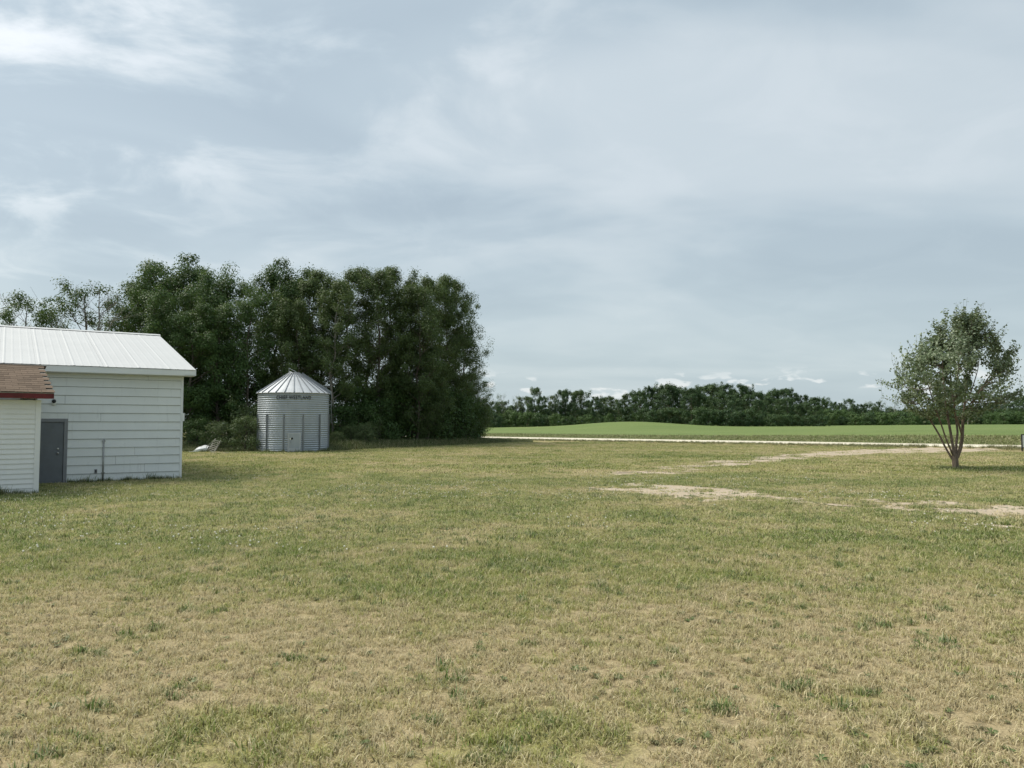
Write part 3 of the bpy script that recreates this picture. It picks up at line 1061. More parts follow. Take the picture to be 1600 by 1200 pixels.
    xs = [vt.co.x for vt in tm.vertices]
    ys = [vt.co.y for vt in tm.vertices]
    wx = 2.22 / (max(xs) - min(xs))
    wy = 0.235 / (max(ys) - min(ys))
    xm = (max(xs) + min(xs)) / 2
    for vt in tm.vertices:
        a = (vt.co.x - xm) * wx / RB
        h = vt.co.y * wy
        rr = RB + amp + 0.004
        vt.co = (rr * math.cos(a), rr * math.sin(a), 3.44 + h)
    tm.materials.clear()
    tm.materials.append(MAT['paint_black'])
    tm.name = 'lettering'
    link('lettering', tm, None, root)


grain_bin()


# ------------------------------------------------------------------ trees
def frame_of(d):
    d = d / np.linalg.norm(d)
    ref = np.array((1.0, 0, 0)) if abs(d[0]) < 0.8 else np.array((0, 1.0, 0))
    a = np.cross(d, ref)
    a /= np.linalg.norm(a)
    return a, np.cross(d, a)


def tubes(paths):
    """paths: list of (pts, radii, sides) -> verts, quads"""
    V, F, b = [], [], 0
    for pts, rad, sides in paths:
        n = len(pts)
        tan = np.gradient(pts, axis=0)
        ang = np.arange(sides) * 2 * np.pi / sides
        for i in range(n):
            a, c = frame_of(tan[i])
            V.append(pts[i] + rad[i] * (np.cos(ang)[:, None] * a + np.sin(ang)[:, None] * c))
        i, k = np.meshgrid(np.arange(n - 1), np.arange(sides), indexing='ij')
        i, k = i.ravel(), k.ravel()
        k2 = (k + 1) % sides
        F.append(b + np.stack([i * sides + k, i * sides + k2, (i + 1) * sides + k2, (i + 1) * sides + k], 1))
        b += n * sides
    return np.concatenate(V), np.concatenate(F)


def leaf_quads(rng, centers, size, up=0.5, outdir=None, aspect=0.62):
    n = len(centers)
    nrm = rng.normal(size=(n, 3))
    nrm /= np.linalg.norm(nrm, axis=1)[:, None]
    nrm[:, 2] = nrm[:, 2] + up
    if outdir is not None:
        nrm = nrm * 0.75 + 0.95 * outdir
    nrm /= np.linalg.norm(nrm, axis=1)[:, None] + 1e-9
    r = rng.normal(size=(n, 3))
    a = np.cross(nrm, r)
    a /= np.linalg.norm(a, axis=1)[:, None] + 1e-9
    b = np.cross(nrm, a)
    s = size * (0.65 + 0.7 * rng.random(n))[:, None]
    fold = nrm * s * 0.12
    v = np.stack([centers - a * s * 0.5, centers + b * s * aspect * 0.5 + fold - a * s * 0.08, centers + a * s * 0.5, centers - b * s * aspect * 0.5 + fold - a * s * 0.08], 1)
    return v.reshape(-1, 3), np.arange(4 * n).reshape(-1, 4)


def curve_path(p0, p1, n, rng, bow=0.15, sag=0.0):
    t_ = np.linspace(0, 1, n)[:, None]
    L = np.linalg.norm(p1 - p0)
    mid = rng.normal(size=3) * bow * L * 0.5
    mid[2] += sag * L
    return p0 + (p1 - p0) * t_ + 4 * t_ * (1 - t_) * mid * 0.6 + rng.normal(size=(n, 3)) * 0.012 * L * (t_ * (1 - t_) * 4)


def tree_meshes(key, seed, H, tr, base, width, n_limb, n_leaf, leaf, sigma, bark, leafm, shape='aspen', subs=4, bare=0.0, lean=0.02, sides=6, trunk_leaf=False):
    """returns (trunk mesh, crown mesh or None)"""
    rng = np.random.default_rng(seed)
    top = np.array((rng.normal() * lean * H, rng.normal() * lean * H, H * 0.97))
    trunk = curve_path(np.array((0, 0, -0.15)), top, 10, rng, 0.05)
    tt = np.linspace(0, 1, 10)
    trad = tr * (1 - tt) ** 0.8 + 0.012
    trad[0] *= 1.25
    paths = [(trunk, trad, sides + 2)]
    clumps, weights, leaders = [], [], []
    for k in range(n_limb):
        f = base + (0.97 - base) * ((k + rng.random()) / n_limb)
        rel = (f - base) / (1 - base)
        if shape == 'aspen':
            prof = 0.55 + 0.65 * math.sin(math.pi * min(1, rel * 0.85 + 0.12)) - 0.45 * rel ** 3
        elif shape == 'round':
            prof = math.sqrt(max(0.02, 1 - (2 * rel * 0.94 - 0.82) ** 2 * 0.92))
        elif shape == 'bush':
            prof = math.sqrt(max(0.03, 1 - rel ** 2))
        else:
            prof = 1.0 - 0.8 * rel
        w = width * prof * (0.6 + 0.55 * rng.random())
        azm = k * 2.4 + rng.normal() * 0.5
        i0 = f * 9
        i = int(i0)
        p0 = trunk[i] + (trunk[min(i + 1, 9)] - trunk[i]) * (i0 - i)
        rise = (0.35 + 0.6 * rng.random()) * w * (1.15 - 0.5 * (1 - rel)) + 0.02 * H
        p1 = p0 + np.array((math.cos(azm) * w, math.sin(azm) * w, rise))
        p1[2] = min(p1[2], H * (1.0 + 0.05 * rng.random()))
        limb = curve_path(p0, p1, 6, rng, 0.12, -0.06)
        r0 = max(0.012, tr * (1 - f) ** 0.8 * 0.55)
        paths.append((limb, np.linspace(r0, 0.007, 6), max(4, sides - 1)))
        for q in range(subs):
            g = 0.35 + 0.65 * (q + rng.random()) / subs
            j0 = g * 5
            j = min(int(j0), 4)
            s0 = limb[j] + (limb[j + 1] - limb[j]) * (j0 - j)
            d = rng.normal(size=3)
            d /= np.linalg.norm(d)
            d = d * 0.8 + (p1 - p0) / (np.linalg.norm(p1 - p0) + 1e-6) * 0.5 + np.array((0, 0, 0.35))
            ln = (0.28 + 0.35 * rng.random()) * max(w, 0.6) * 0.8
            s1 = s0 + d * ln
            sh = curve_path(s0, s1, 4, rng, 0.12)
            paths.append((sh, np.linspace(r0 * 0.42, 0.005, 4), 3 if not bare else 4))
            if bare:
                for _ in range(4):
                    e = sh[rng.integers(1, 4)]
                    dd = rng.normal(size=3) * 0.5 + d * 0.6
                    paths.append((np.array([e, e + dd * ln * 0.35, e + dd * ln * 0.7 + np.array((0, 0, 0.1 * ln))]), np.array([r0 * 0.2, 0.008, 0.004]), 3))
            if rng.random() >= bare:
                clumps += [s1, sh[2] + rng.normal(size=3) * sigma * 0.3]
                weights += [1.0, 0.7]
        if rng.random() >= bare:
            clumps.append(p1)
            weights.append(1.1)
    if trunk_leaf:
        for q in range(n_limb):
            f = base * 0.4 + (1 - base * 0.4) * rng.random()
            i = min(int(f * 9), 8)
            clumps.append(trunk[i] + rng.normal(size=3) * width * 0.22)
            weights.append(0.8)
    clumps.append(top)
    weights.append(1.0)
    if shape == 'bush':
        for q in range(16):
            a_, r_ = q * 2.4, width * (0.25 + 0.75 * rng.random())
            clumps.append(np.array((math.cos(a_) * r_, math.sin(a_) * r_, H * rng.uniform(0.05, 0.28))))
            weights.append(1.2)
    v, fcs = tubes(paths)
    tm = mesh_np(key + '_trunk', v, fcs, bark, None, True)
    if n_leaf == 0:
        return tm, None
    C = np.array(clumps)
    wts = np.array(weights) * (0.35 + 1.3 * rng.random(len(C)))
    wts /= wts.sum()
    idx = rng.choice(len(C), size=n_leaf, p=wts)
    csig = sigma * (0.6 + 0.8 * rng.random(len(C)))
    off = rng.normal(size=(n_leaf, 3)) * csig[idx][:, None]
    ln_ = np.linalg.norm(off, axis=1) / csig[idx]
    off = off * np.where(ln_ > 1.75, 1.75 / ln_ * rng.random(n_leaf) ** 0.4, 1.0)[:, None]
    off[:, 2] *= 0.75
    pos = C[idx] + off
    pos[:, 2] = np.maximum(pos[:, 2], 0.08)
    ctr = np.array((0, 0, H * (base + 0.35)))
    od = (pos - ctr) / (np.linalg.norm(pos - ctr, axis=1)[:, None] + 1e-6) * 0.45 + off / (np.linalg.norm(off, axis=1)[:, None] + 1e-6)
    lv, lf = leaf_quads(rng, pos, leaf, 0.5, od)
    ctint = rng.random(len(C))
    tint = np.clip(0.28 + 0.34 * (ctint[idx] - 0.5) + 0.42 * rng.random(n_leaf), 0, 1)
    cm_ = mesh_np(key + '_crown', lv, lf, leafm, tint)
    return tm, cm_


def plant(name, meshes, loc, scale, rz, label, cat, group=None, crown='crown', stem='trunk'):
    root = empty(name, loc, rz)
    root.scale = scale if hasattr(scale, '__len__') else (scale,) * 3
    link(stem, meshes[0], None, root)
    if meshes[1] is not None:
        link(crown, meshes[1], None, root)
    set_props(root, label, cat, group)
    return root


P_H, A_H = 14.0, 15.0
poplars = [tree_meshes('poplar', 100 + i, P_H, 0.20, 0.16, 3.1, 32, 24000, 0.17, 0.46, MAT['bark'], MAT['poplar_leaf'], 'round', 5, trunk_leaf=False) for i in range(3)]
aspens = [tree_meshes('aspen', 200 + i, A_H, 0.14, 0.22, 2.1, 34, 21000, 0.135, 0.36, MAT['pale_bark'] if i == 1 else MAT['bark'], MAT['aspen_leaf'], 'aspen', 4) for i in range(5)]
full_aspens = [tree_meshes('full_aspen', 250 + i, A_H, 0.15, 0.03, 2.9, 50, 32000, 0.14, 0.42, MAT['bark'], MAT['aspen_leaf'], 'round', 5) for i in range(2)]
sparse = [tree_meshes('sparse_poplar', 300 + i, 10.0, 0.14, 0.25, 2.2, 22, 6000, 0.13, 0.33, MAT['bark'], MAT['poplar_leaf'], 'round', 4, bare=0.35) for i in range(2)]
dead = [tree_meshes('dead_tree', 320 + i, 10.0, 0.13, 0.25, 1.9, 22, 250, 0.11, 0.3, MAT['dead_bark'], MAT['aspen_leaf'], 'aspen', 5, bare=0.93) for i in range(2)]

trng = random.Random(11)


def put_tree(name, meshes, H0, px, top_py, Y, wide, label, cat, group):
    p = at(px, top_py, Y)
    z0 = tz(p.x, p.y)
    s = (p.z - z0) / H0
    sw = s * wide
    return plant(name, meshes, (p.x, p.y, z0), (sw, sw, s), trng.uniform(0, 6.28), label, cat, group)


G_L = 'poplars of the grove behind the white shed'
LAB_L = ['leftmost bushy poplar of the grove, rising directly above the shed roof', 'tallest bushy poplar in the left part of the grove',
         'bushy poplar just right of the tallest one in the left part of the grove', 'lower poplar close behind the shed ridge in the left part of the grove',
         'low dark poplar directly above the right corner of the shed roof', 'poplar filling the dip of the grove skyline between shed and bin',
         'low front poplar between the shed corner and the grain bin', 'poplar standing behind the tallest one in the left part of the grove',
         'poplar close left behind the grain bin, below the skyline dip']
for i, (px, py, Y, wd) in enumerate([(214, 452, 60, 0.85), (262, 414, 62, 1.05), (312, 432, 61, 0.9), (240, 465, 56, 0.95), (300, 490, 56, 1.0), (362, 458, 63, 0.85), (345, 482, 57, 0.9),
                                     (285, 435, 66, 0.95), (390, 474, 58, 0.85)]):
    put_tree('poplar_tree', poplars[i % 3], P_H, px, py, Y, wd, LAB_L[i], 'tree', G_L)
G_M = 'aspens of the grove behind the grain bin'
LAB_M = ['first tall tree right of the skyline dip, above the left side of the bin', 'tall broad tree straight above the peak of the grain bin',
         'narrow aspen just right of the grain bin peak', 'tall narrow aspen rising above the right edge of the grain bin',
         'shorter front aspen above the left side of the bin roof', 'shorter front aspen directly behind the bin peak', 'front aspen just past the right edge of the grain bin']
for i, (px, py, Y, wd) in enumerate([(430, 432, 62, 0.85), (462, 426, 64, 0.85), (480, 432, 61, 0.9), (506, 420, 63, 0.95), (438, 462, 59, 0.9), (468, 470, 59, 0.85), (524, 440, 60, 0.85)]):
    put_tree('aspen_tree', aspens[i % 5] if i > 1 else poplars[i], A_H if i > 1 else P_H, px, py, Y, wd, LAB_M[i], 'tree', G_M)
G_R = 'aspens of the grove right of the grain bin'
LAB_R = [w + ' tall olive green aspen of the grove counted rightward from the grain bin' for w in ('first', 'second', 'third', 'fourth', 'fifth', 'sixth', 'seventh', 'eighth')]
for i, (px, py, Y, wd) in enumerate([(546, 424, 63, 0.95), (570, 415, 65, 0.95), (594, 424, 64, 0.9), (616, 413, 67, 0.95), (640, 428, 66, 0.9), (662, 434, 69, 0.9), (690, 428, 72, 0.85), (712, 440, 74, 0.85)]):
    put_tree('aspen_tree', aspens[(i * 2 + 1) % 5], A_H, px, py, Y, wd, LAB_R[i], 'tree', G_R)
put_tree('aspen_tree', full_aspens[0], A_H, 652, 452, 65, 0.85, 'full aspen leafy down to the ground in the right half of the grove', 'tree', 'full aspens at the right end of the grove')
put_tree('aspen_tree', full_aspens[1], A_H, 694, 456, 71, 0.8, 'full aspen leafy to the ground second from the right end of the grove', 'tree', 'full aspens at the right end of the grove')
put_tree('aspen_tree', full_aspens[0], A_H, 728, 516, 75, 1.15, 'shorter full aspen at the right end of the grove beside the field', 'tree', 'full aspens at the right end of the grove')
put_tree('aspen_tree', full_aspens[1], A_H, 622, 500, 66, 0.75, 'dark full aspen in the middle of the grove right of the grain bin', 'tree', 'full aspens at the right end of the grove')
put_tree('aspen_tree', full_aspens[0], A_H, 668, 545, 66, 1.1, 'broad low-branched aspen in front of the right half of the grove', 'tree', 'full aspens at the right end of the grove')
put_tree('aspen_tree', full_aspens[1], A_H, 742, 585, 77, 1.3, 'lowest leafy aspen at the very right tip of the grove', 'tree', 'full aspens at the right end of the grove')
# behind the shed roof
put_tree('poplar_tree', sparse[0], 10.0, 40, 466, 52, 1.0, 'thin dark tree with bare twigs above the shed roof at the left edge', 'tree', 'thin trees behind the shed')
put_tree('poplar_tree', sparse[1], 10.0, 85, 488, 56, 0.9, 'small sparse tree low above the middle of the shed roof', 'tree', 'thin trees behind the shed')
put_tree('poplar_tree', sparse[1], 10.0, 128, 450, 54, 1.05, 'green thin-crowned tree above the shed roof left of the grove', 'tree', 'thin trees behind the shed')
put_tree('dead_tree', dead[0], 10.0, 160, 446, 55, 1.0, 'grey bare dead tree above the shed roof beside the grove', 'dead tree', 'thin trees behind the shed')
put_tree('dead_tree', dead[1], 10.0, 12, 464, 53, 0.8, 'grey bare twigs above the shed roof at the far left', 'dead tree', 'thin trees behind the shed')

# bushes along the foot of the grove
bushes = [tree_meshes('bush', 400 + i, 2.6, 0.05, 0.04, 1.5, 22, 5500, 0.10, 0.26, MAT['bark'], MAT['bush_leaf'], 'bush', 4) for i in range(3)]
dark_bushes = [tree_meshes('dark_bush', 420 + i, 3.0, 0.05, 0.04, 1.7, 22, 5000, 0.13, 0.32, MAT['bark'], MAT['poplar_leaf'], 'bush', 4) for i in range(3)]


def put_bush(meshes, H0, px, top_py, Y, wide, label, group, name='bush'):
    p = at(px, top_py, Y)
    z0 = tz(p.x, p.y)
    s = (p.z - z0) / H0
    return plant(name, meshes, (p.x, p.y, z0 - 0.05), (s * wide, s * wide, s), trng.uniform(0, 6.28), label, 'bush', group, 'foliage', 'stems')


put_bush(bushes[0], 2.6, 383, 655, 50.5, 1.0, 'pale green leafy bush against the left side of the grain bin', None)
put_bush(bushes[1], 2.6, 346, 664, 52, 1.1, 'grey green bush behind the leaning slatted frame', None)
put_bush(dark_bushes[0], 3.0, 310, 660, 53, 1.1, 'dark bush behind the white scrap sheet beside the shed', None)
put_bush(bushes[2], 2.6, 398, 640, 54.5, 1.0, 'bright green bush partly hidden behind the grain bin', None)
for i, (px, py, Y) in enumerate([(528, 676, 55), (548, 668, 58), (572, 664, 58)]):
    put_bush(bushes[i % 3], 2.6, px, py, Y, 1.0, 'weedy grey green bush just right of the grain bin', 'bushes right of the grain bin')
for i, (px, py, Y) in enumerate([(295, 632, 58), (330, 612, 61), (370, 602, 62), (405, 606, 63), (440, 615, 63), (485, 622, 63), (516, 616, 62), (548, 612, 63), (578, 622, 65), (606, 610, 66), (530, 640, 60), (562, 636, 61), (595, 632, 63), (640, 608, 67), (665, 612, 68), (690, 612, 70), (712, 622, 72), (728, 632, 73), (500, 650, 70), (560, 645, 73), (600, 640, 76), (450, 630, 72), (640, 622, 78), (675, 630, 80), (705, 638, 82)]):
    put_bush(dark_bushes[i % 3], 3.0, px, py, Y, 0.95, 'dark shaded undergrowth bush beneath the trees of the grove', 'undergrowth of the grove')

# ------------------------------------------------------------------ far treeline
FH = 10.0
far = [tree_meshes('far_tree', 500 + i, FH, 0.16, 0.10, 2.5 if i % 2 else 3.0, 26, 6500, 0.28, 0.42, MAT['bark'], MAT['far_leaf'], ('aspen', 'round', 'aspen')[i % 3], 3, sides=4) for i in range(6)]
far_light = [tree_meshes('far_light_tree', 520 + i, FH, 0.16, 0.12, 2.3, 22, 4500, 0.28, 0.42, MAT['pale_bark'], MAT['aspen_leaf'], 'aspen', 3, sides=4) for i in range(2)]
far_bush = [tree_meshes('far_bush', 530 + i, 4.0, 0.06, 0.03, 2.3, 16, 2400, 0.30, 0.42, MAT['bark'], MAT['light_leaf'] if i < 2 else MAT['far_leaf'], 'bush', 3, sides=4) for i in range(4)]
far_dead = [tree_meshes('far_dead_tree', 540 + i, FH, 0.16, 0.2, 2.6, 22, 500, 0.30, 0.5, MAT['dead_bark'], MAT['silver_leaf'], 'round', 4, bare=0.85, sides=4) for i in range(2)]


def tree_row(x0, x1, step, tops, Y0, Y1, variants, label, group, wide=1.0, name='aspen_tree', back=None):
    """tops: (px, py) outline of the row's top edge"""
    xs, ys = [a for a, _ in tops], [b for _, b in tops]
    px = x0
    i = 0
    while px < x1:
        py = float(np.interp(px, xs, ys)) + trng.uniform(-3.5, 6.5)
        Y = trng.uniform(Y0, Y1)
        put_tree(name, variants[trng.randrange(len(variants))], FH, px, py, Y, wide * trng.uniform(0.8, 1.2), label, 'tree', group)
        px += step * trng.uniform(0.7, 1.3)
        i += 1


def bush_row(x0, x1, step, tops, Y0, Y1, variants, label, group, wide=1.0):
    xs, ys = [a for a, _ in tops], [b for _, b in tops]
    px = x0
    while px < x1:
        py = float(np.interp(px, xs, ys)) + trng.uniform(-3, 3)
        put_bush(variants[trng.randrange(len(variants))], 4.0, px, py, trng.uniform(Y0, Y1), wide * trng.uniform(0.9, 1.3), label, group)
        px += step * trng.uniform(0.7, 1.3)


LT = [(730, 619), (770, 629), (800, 632), (820, 615), (840, 611), (858, 626), (870, 615), (900, 612), (922, 627), (940, 617), (958, 624), (975, 615), (1000, 612)]
tree_row(735, 1000, 12, LT, 192, 206, far + far_light * 2, 'green tree of the open treeline left of the field knoll', 'open far treeline', 0.8)
tree_row(745, 1000, 14, [(745, 638), (1000, 632)], 190, 196, far, 'green tree of the open treeline left of the field knoll', 'open far treeline', 0.9)
bush_row(735, 985, 16, [(735, 645), (800, 646), (900, 652), (985, 650)], 184, 189, far_bush, 'low bush at the foot of the open treeline left of the knoll', 'bushes under the open far treeline')
for i, (px, py) in enumerate([(783, 617), (806, 619)]):
    put_tree('dead_tree', far_dead[i], FH, px, py, 192, 0.7, ['grey leafless tree left of the knoll, nearer the grove', 'grey leafless tree left of the knoll, farther from the grove'][i], 'dead tree', 'far leafless trees')
RT = [(995, 612), (1015, 603), (1050, 604), (1085, 612), (1105, 603), (1150, 604), (1175, 612), (1200, 611), (1240, 614), (1262, 622), (1290, 626)]
tree_row(1000, 1290, 11, RT, 182, 196, far, 'dark green tree of the dense wood beside the field knoll', 'dense wood beside the knoll', 0.9)
tree_row(1080, 1285, 15, [(1080, 612), (1160, 618), (1285, 632)], 166, 176, far, 'dark green tree of the dense wood beside the field knoll', 'dense wood beside the knoll', 1.0)
bush_row(1092, 1286, 13, [(1092, 640), (1160, 645), (1286, 652)], 160, 165, far_bush[2:], 'dark low bush along the front edge of the dense wood', 'bushes along the dense wood')
bush_row(1005, 1095, 14, [(1005, 642), (1095, 642)], 176, 182, far_bush[2:], 'dark low bush along the front edge of the dense wood', 'bushes along the dense wood')
tree_row(1290, 1372, 11, [(1290, 622), (1320, 627), (1372, 632)], 205, 220, far, 'small dark tree right of the dense wood above the pale hedge', 'trees right of the dense wood', 0.85)
for i, (px, py) in enumerate([(1358, 628), (1378, 626), (1398, 628), (1418, 632)]):
    put_tree('dead_tree', far_dead[i % 2], FH, px, py, 222, 1.0, 'pale grey leafless tree above the hedge left of the young tree', 'dead tree', 'far pale leafless trees')
tree_row(1405, 1545, 13, [(1405, 640), (1470, 636), (1545, 640)], 222, 235, far + far_light, 'small far tree behind the hedge and the young tree', 'trees behind the hedge', 0.9)
tree_row(1545, 1700, 12, [(1545, 632), (1570, 626), (1700, 622)], 215, 230, far, 'dark far tree above the hedge at the right edge', 'trees at the right edge', 1.0)
bush_row(1292, 1700, 12, [(1292, 642), (1345, 646), (1480, 647), (1700, 644)], 196, 206, far_bush[:2] + [far_bush[2]], 'bright green bush of the long hedge behind the field', 'hedge behind the field', 1.0)
bush_row(1300, 1700, 17, [(1300, 650), (1700, 648)], 190, 196, far_bush, 'bright green bush of the long hedge behind the field', 'hedge behind the field', 1.1)

# pale post in the hedge
p = at(1512, 652, 188)
z0 = tz(p.x, p.y)
set_props(MB().tube([(p.x, p.y, z0 - 0.1), (p.x, p.y, z0 + 1.0), (p.x, p.y, p.z)], [0.11, 0.10, 0.09], 8).build('fence_post', MAT['wood']), 'pale wooden post at the far field edge behind the young tree', 'post')


# ------------------------------------------------------------------ the young tree
def young_tree():
    base = ground_at(1494, 734)
    S = base.y / 1200.0 / 4.0     # metres per pixel of the 4x enlargement
    rng = np.random.default_rng(77)
    bx, by = 538.0, 1095.0

    def P(zx, zy, depth=0.0):
        return np.array(((zx - bx) * S + depth * base.x / base.y, depth, (by - zy) * S))

    paths = []
    stems = [
        ([(536, 1100, 0), (534, 1060, 0), (532, 1010, 0), (530, 985, 0.0)], (0.15, 0.135, 0.13, 0.09)),
        ([(522, 1030, 0), (500, 1000, 0.05), (468, 940, 0.1), (438, 875, 0.2), (395, 800, 0.3), (345, 720, 0.4), (290, 640, 0.5), (225, 560, 0.6)], (0.06, 0.045, 0.042, 0.04, 0.036, 0.03, 0.02, 0.01)),
        ([(526, 1010, 0.0), (505, 960, -0.15), (478, 890, -0.3), (458, 820, -0.45), (420, 700, -0.7), (380, 560, -0.9), (350, 420, -1.1)], (0.05, 0.036, 0.034, 0.032, 0.027, 0.018, 0.008)),
        ([(530, 1000, 0), (520, 930, 0.0), (508, 850, 0.05), (495, 760, 0.15), (480, 620, 0.2), (470, 450, 0.3), (480, 250, 0.3)], (0.075, 0.060, 0.055, 0.05, 0.04, 0.025, 0.008)),
        ([(540, 1000, 0.0), (543, 930, 0.2), (555, 860, 0.45), (545, 770, 0.7), (530, 640, 1.1), (520, 470, 1.5), (500, 330, 1.7)], (0.06, 0.05, 0.046, 0.042, 0.035, 0.022, 0.008)),
        ([(545, 1015, 0.0), (568, 960, -0.05), (582, 890, -0.1), (588, 790, -0.15), (600, 700, -0.15), (615, 560, -0.2), (640, 350, -0.1), (655, 110, 0.0)], (0.085, 0.078, 0.07, 0.062, 0.046, 0.034, 0.02, 0.006)),
        ([(582, 880, -0.1), (560, 800, -0.4), (535, 730, -0.7), (560, 560, -1.1), (575, 400, -1.4)], (0.045, 0.04, 0.034, 0.022, 0.008)),
        ([(588, 800, -0.15), (625, 730, 0.1), (670, 650, 0.3), (740, 540, 0.5), (820, 430, 0.6), (870, 320, 0.7)], (0.04, 0.036, 0.03, 0.024, 0.014, 0.006)),
        ([(598, 720, -0.15), (640, 680, -0.5), (700, 600, -0.8), (790, 520, -1.0), (900, 450, -1.1)], (0.034, 0.03, 0.024, 0.016, 0.006)),
        ([(600, 700, -0.15), (650, 600, 0.6), (700, 450, 1.2), (720, 330, 1.5)], (0.03, 0.025, 0.017, 0.007)),
    ]
    nodes = []
    for pts, rad in stems:
        pp = np.array([P(a, b, c) for a, b, c in pts])
        n = 4 * (len(pp) - 1) + 1
        ti = np.linspace(0, len(pp) - 1, n)
        # smooth interpolation
        q = np.stack([np.interp(ti, np.arange(len(pp)), pp[:, k]) for k in range(3)], 1)
        q[1:-1] = (q[:-2] + 2 * q[1:-1] + q[2:]) / 4
        r = np.interp(ti, np.arange(len(pp)), rad) * 0.92
        paths.append((q, r, 9))
        for i in range(n):
            if q[i, 2] > 1.6:
                nodes.append((q[i], r[i]))
    NP_, NR = np.array([a for a, _ in nodes]), np.array([b for _, b in nodes])
    # crown volume seen in the photograph: fuller on the right, a spire at the top right
    shoots = []
    tries = 0
    boughs = []
    while len(shoots) < 540 and tries < 9000:
        tries += 1
        new = len(boughs) < 160
        if not new:
            bz, ba, br = boughs[rng.integers(len(boughs))]
        zy = rng.uniform(125, 735) if new else min(max(bz + rng.normal() * 26, 110), 740)
        half = np.interp(zy, [60, 130, 250, 350, 450, 540, 620, 680, 740], [25, 115, 275, 365, 445, 470, 445, 330, 190])
        mid = np.interp(zy, [60, 130, 250, 400, 540, 620, 700, 740], [655, 610, 560, 525, 512, 530, 520, 520])
        a = rng.random() * 2 * math.pi if new else ba + rng.normal() * 0.20
        rr = rng.random() ** 0.38 * rng.uniform(0.82, 1.12) if new else br * (1 + rng.normal() * 0.09)
        if new:
            boughs.append((zy, a, rr))
        hx, hy = math.cos(a) * rr, math.sin(a) * rr
        end = P(mid + hx * half, zy, hy * half * S * 0.95)
        # thin out the lower right where the sky shows through
        if zy > 600 and hx > -0.2 and rng.random() < 0.18:
            continue
        if hx < -0.75 and rng.random() < 0.35:
            continue
        d = NP_ - end
        dist = np.linalg.norm(d, axis=1) + np.where(d[:, 2] > -0.15, 1.5, 0)
        k = int(np.argmin(dist + 0.25 * rng.random(len(dist))))
        if np.linalg.norm(d[k]) > 2.6:
            continue
        sh = curve_path(NP_[k], end, 6, rng, 0.10, -0.07)
        shoots.append((sh, NR[k]))
        paths.append((sh, np.linspace(min(NR[k] * 0.6, 0.016), 0.004, 6), 4))
    # upright tips that break the outline
    tips = []
    for sh, r in shoots:
        if rng.random() < 0.7:
            o = sh[-1]
            out = np.array((o[0], o[1], 0.0))
            out = out / (np.linalg.norm(out) + 0.3)
            e = o + (np.array((0, 0, 1.0)) * rng.uniform(0.15, 0.62) + out * rng.uniform(0.0, 0.3) + rng.normal(size=3) * 0.08)
            tp = np.stack([o, (o + e) / 2 + rng.normal(size=3) * 0.02, e])
            tips.append(tp)
            paths.append((tp, np.array((0.005, 0.004, 0.003)), 3))
    v, f = tubes(paths)
    root = empty('young_tree', (base.x, base.y, tz(base.x, base.y) - 0.03), 0)
    set_props(root, 'young multi-stemmed tree with grey green leaves standing alone on the lawn', 'tree')
    link('trunk', mesh_np('young_trunk', v, f, MAT['young_bark'], None, True), None, root)
    pos, tint = [], []
    for sh, r in shoots:
        m = int(rng.integers(14, 70))
        t_ = 0.35 + 0.65 * rng.random(m) ** 0.8
        ii = np.minimum((t_ * 5).astype(int), 4)
        p_ = sh[ii] + (sh[ii + 1] - sh[ii]) * (t_ * 5 - ii)[:, None]
        pos.append(p_ + rng.normal(size=(m, 3)) * 0.07)
        tint.append(np.full(m, rng.random()))
    for tp in tips:
        m = int(rng.integers(6, 13))
        t_ = rng.random(m)[:, None]
        pos.append(tp[0] + (tp[2] - tp[0]) * t_ + rng.normal(size=(m, 3)) * 0.05)
        tint.append(np.full(m, rng.random()))
    pos = np.concatenate(pos)
    tint = np.concatenate(tint)
    tint = np.clip(0.15 + 0.35 * tint + 0.5 * rng.random(len(tint)) ** 1.5, 0, 1)
    od = pos - np.array((0, 0, 4.0))
    od /= np.linalg.norm(od, axis=1)[:, None] + 1e-6
    lv, lf = leaf_quads(rng, pos, 0.10, 0.2, od, 0.7)
    link('crown', mesh_np('young_crown', lv, lf, MAT['silver_leaf'], tint), None, root)
    return base


ybase = young_tree()


# ------------------------------------------------------------------ sign at the right edge, scrap beside the bin
def sign():
    p = ground_at(1597.2, 706.5)
    root = empty('yard_sign', (p.x, p.y, tz(p.x, p.y) - 0.03), R(-4))
    set_props(root, 'white printed sign in a black frame by the gravel road at the right edge', 'sign')
    w, h0, h1 = 0.95, 0.42, 1.20
    frame = MB()
    frame.box(-0.03, 0.03, -0.03, 0.03, 0, h1).box(w - 0.03, w + 0.03, -0.03, 0.03, 0, h1)
    frame.box(0.03, w - 0.03, -0.028, 0.028, h1 - 0.06, h1 - 0.003).box(0.03, w - 0.03, -0.028, 0.028, 0.30, 0.34)
    frame.build('frame', MAT['black'], root)
    panel = box_part('panel', MAT['trim'], root, 0.031, w - 0.031, -0.012, 0.012, 0.341, h1 - 0.061)
    for z_, a, b in ((0.96, 0.12, 0.80), (0.86, 0.12, 0.70), (0.66, 0.16, 0.78)):
        box_part('print_line', MAT['frame'], panel, a, b, -0.0155, -0.0125, z_, z_ + 0.035)


sign()


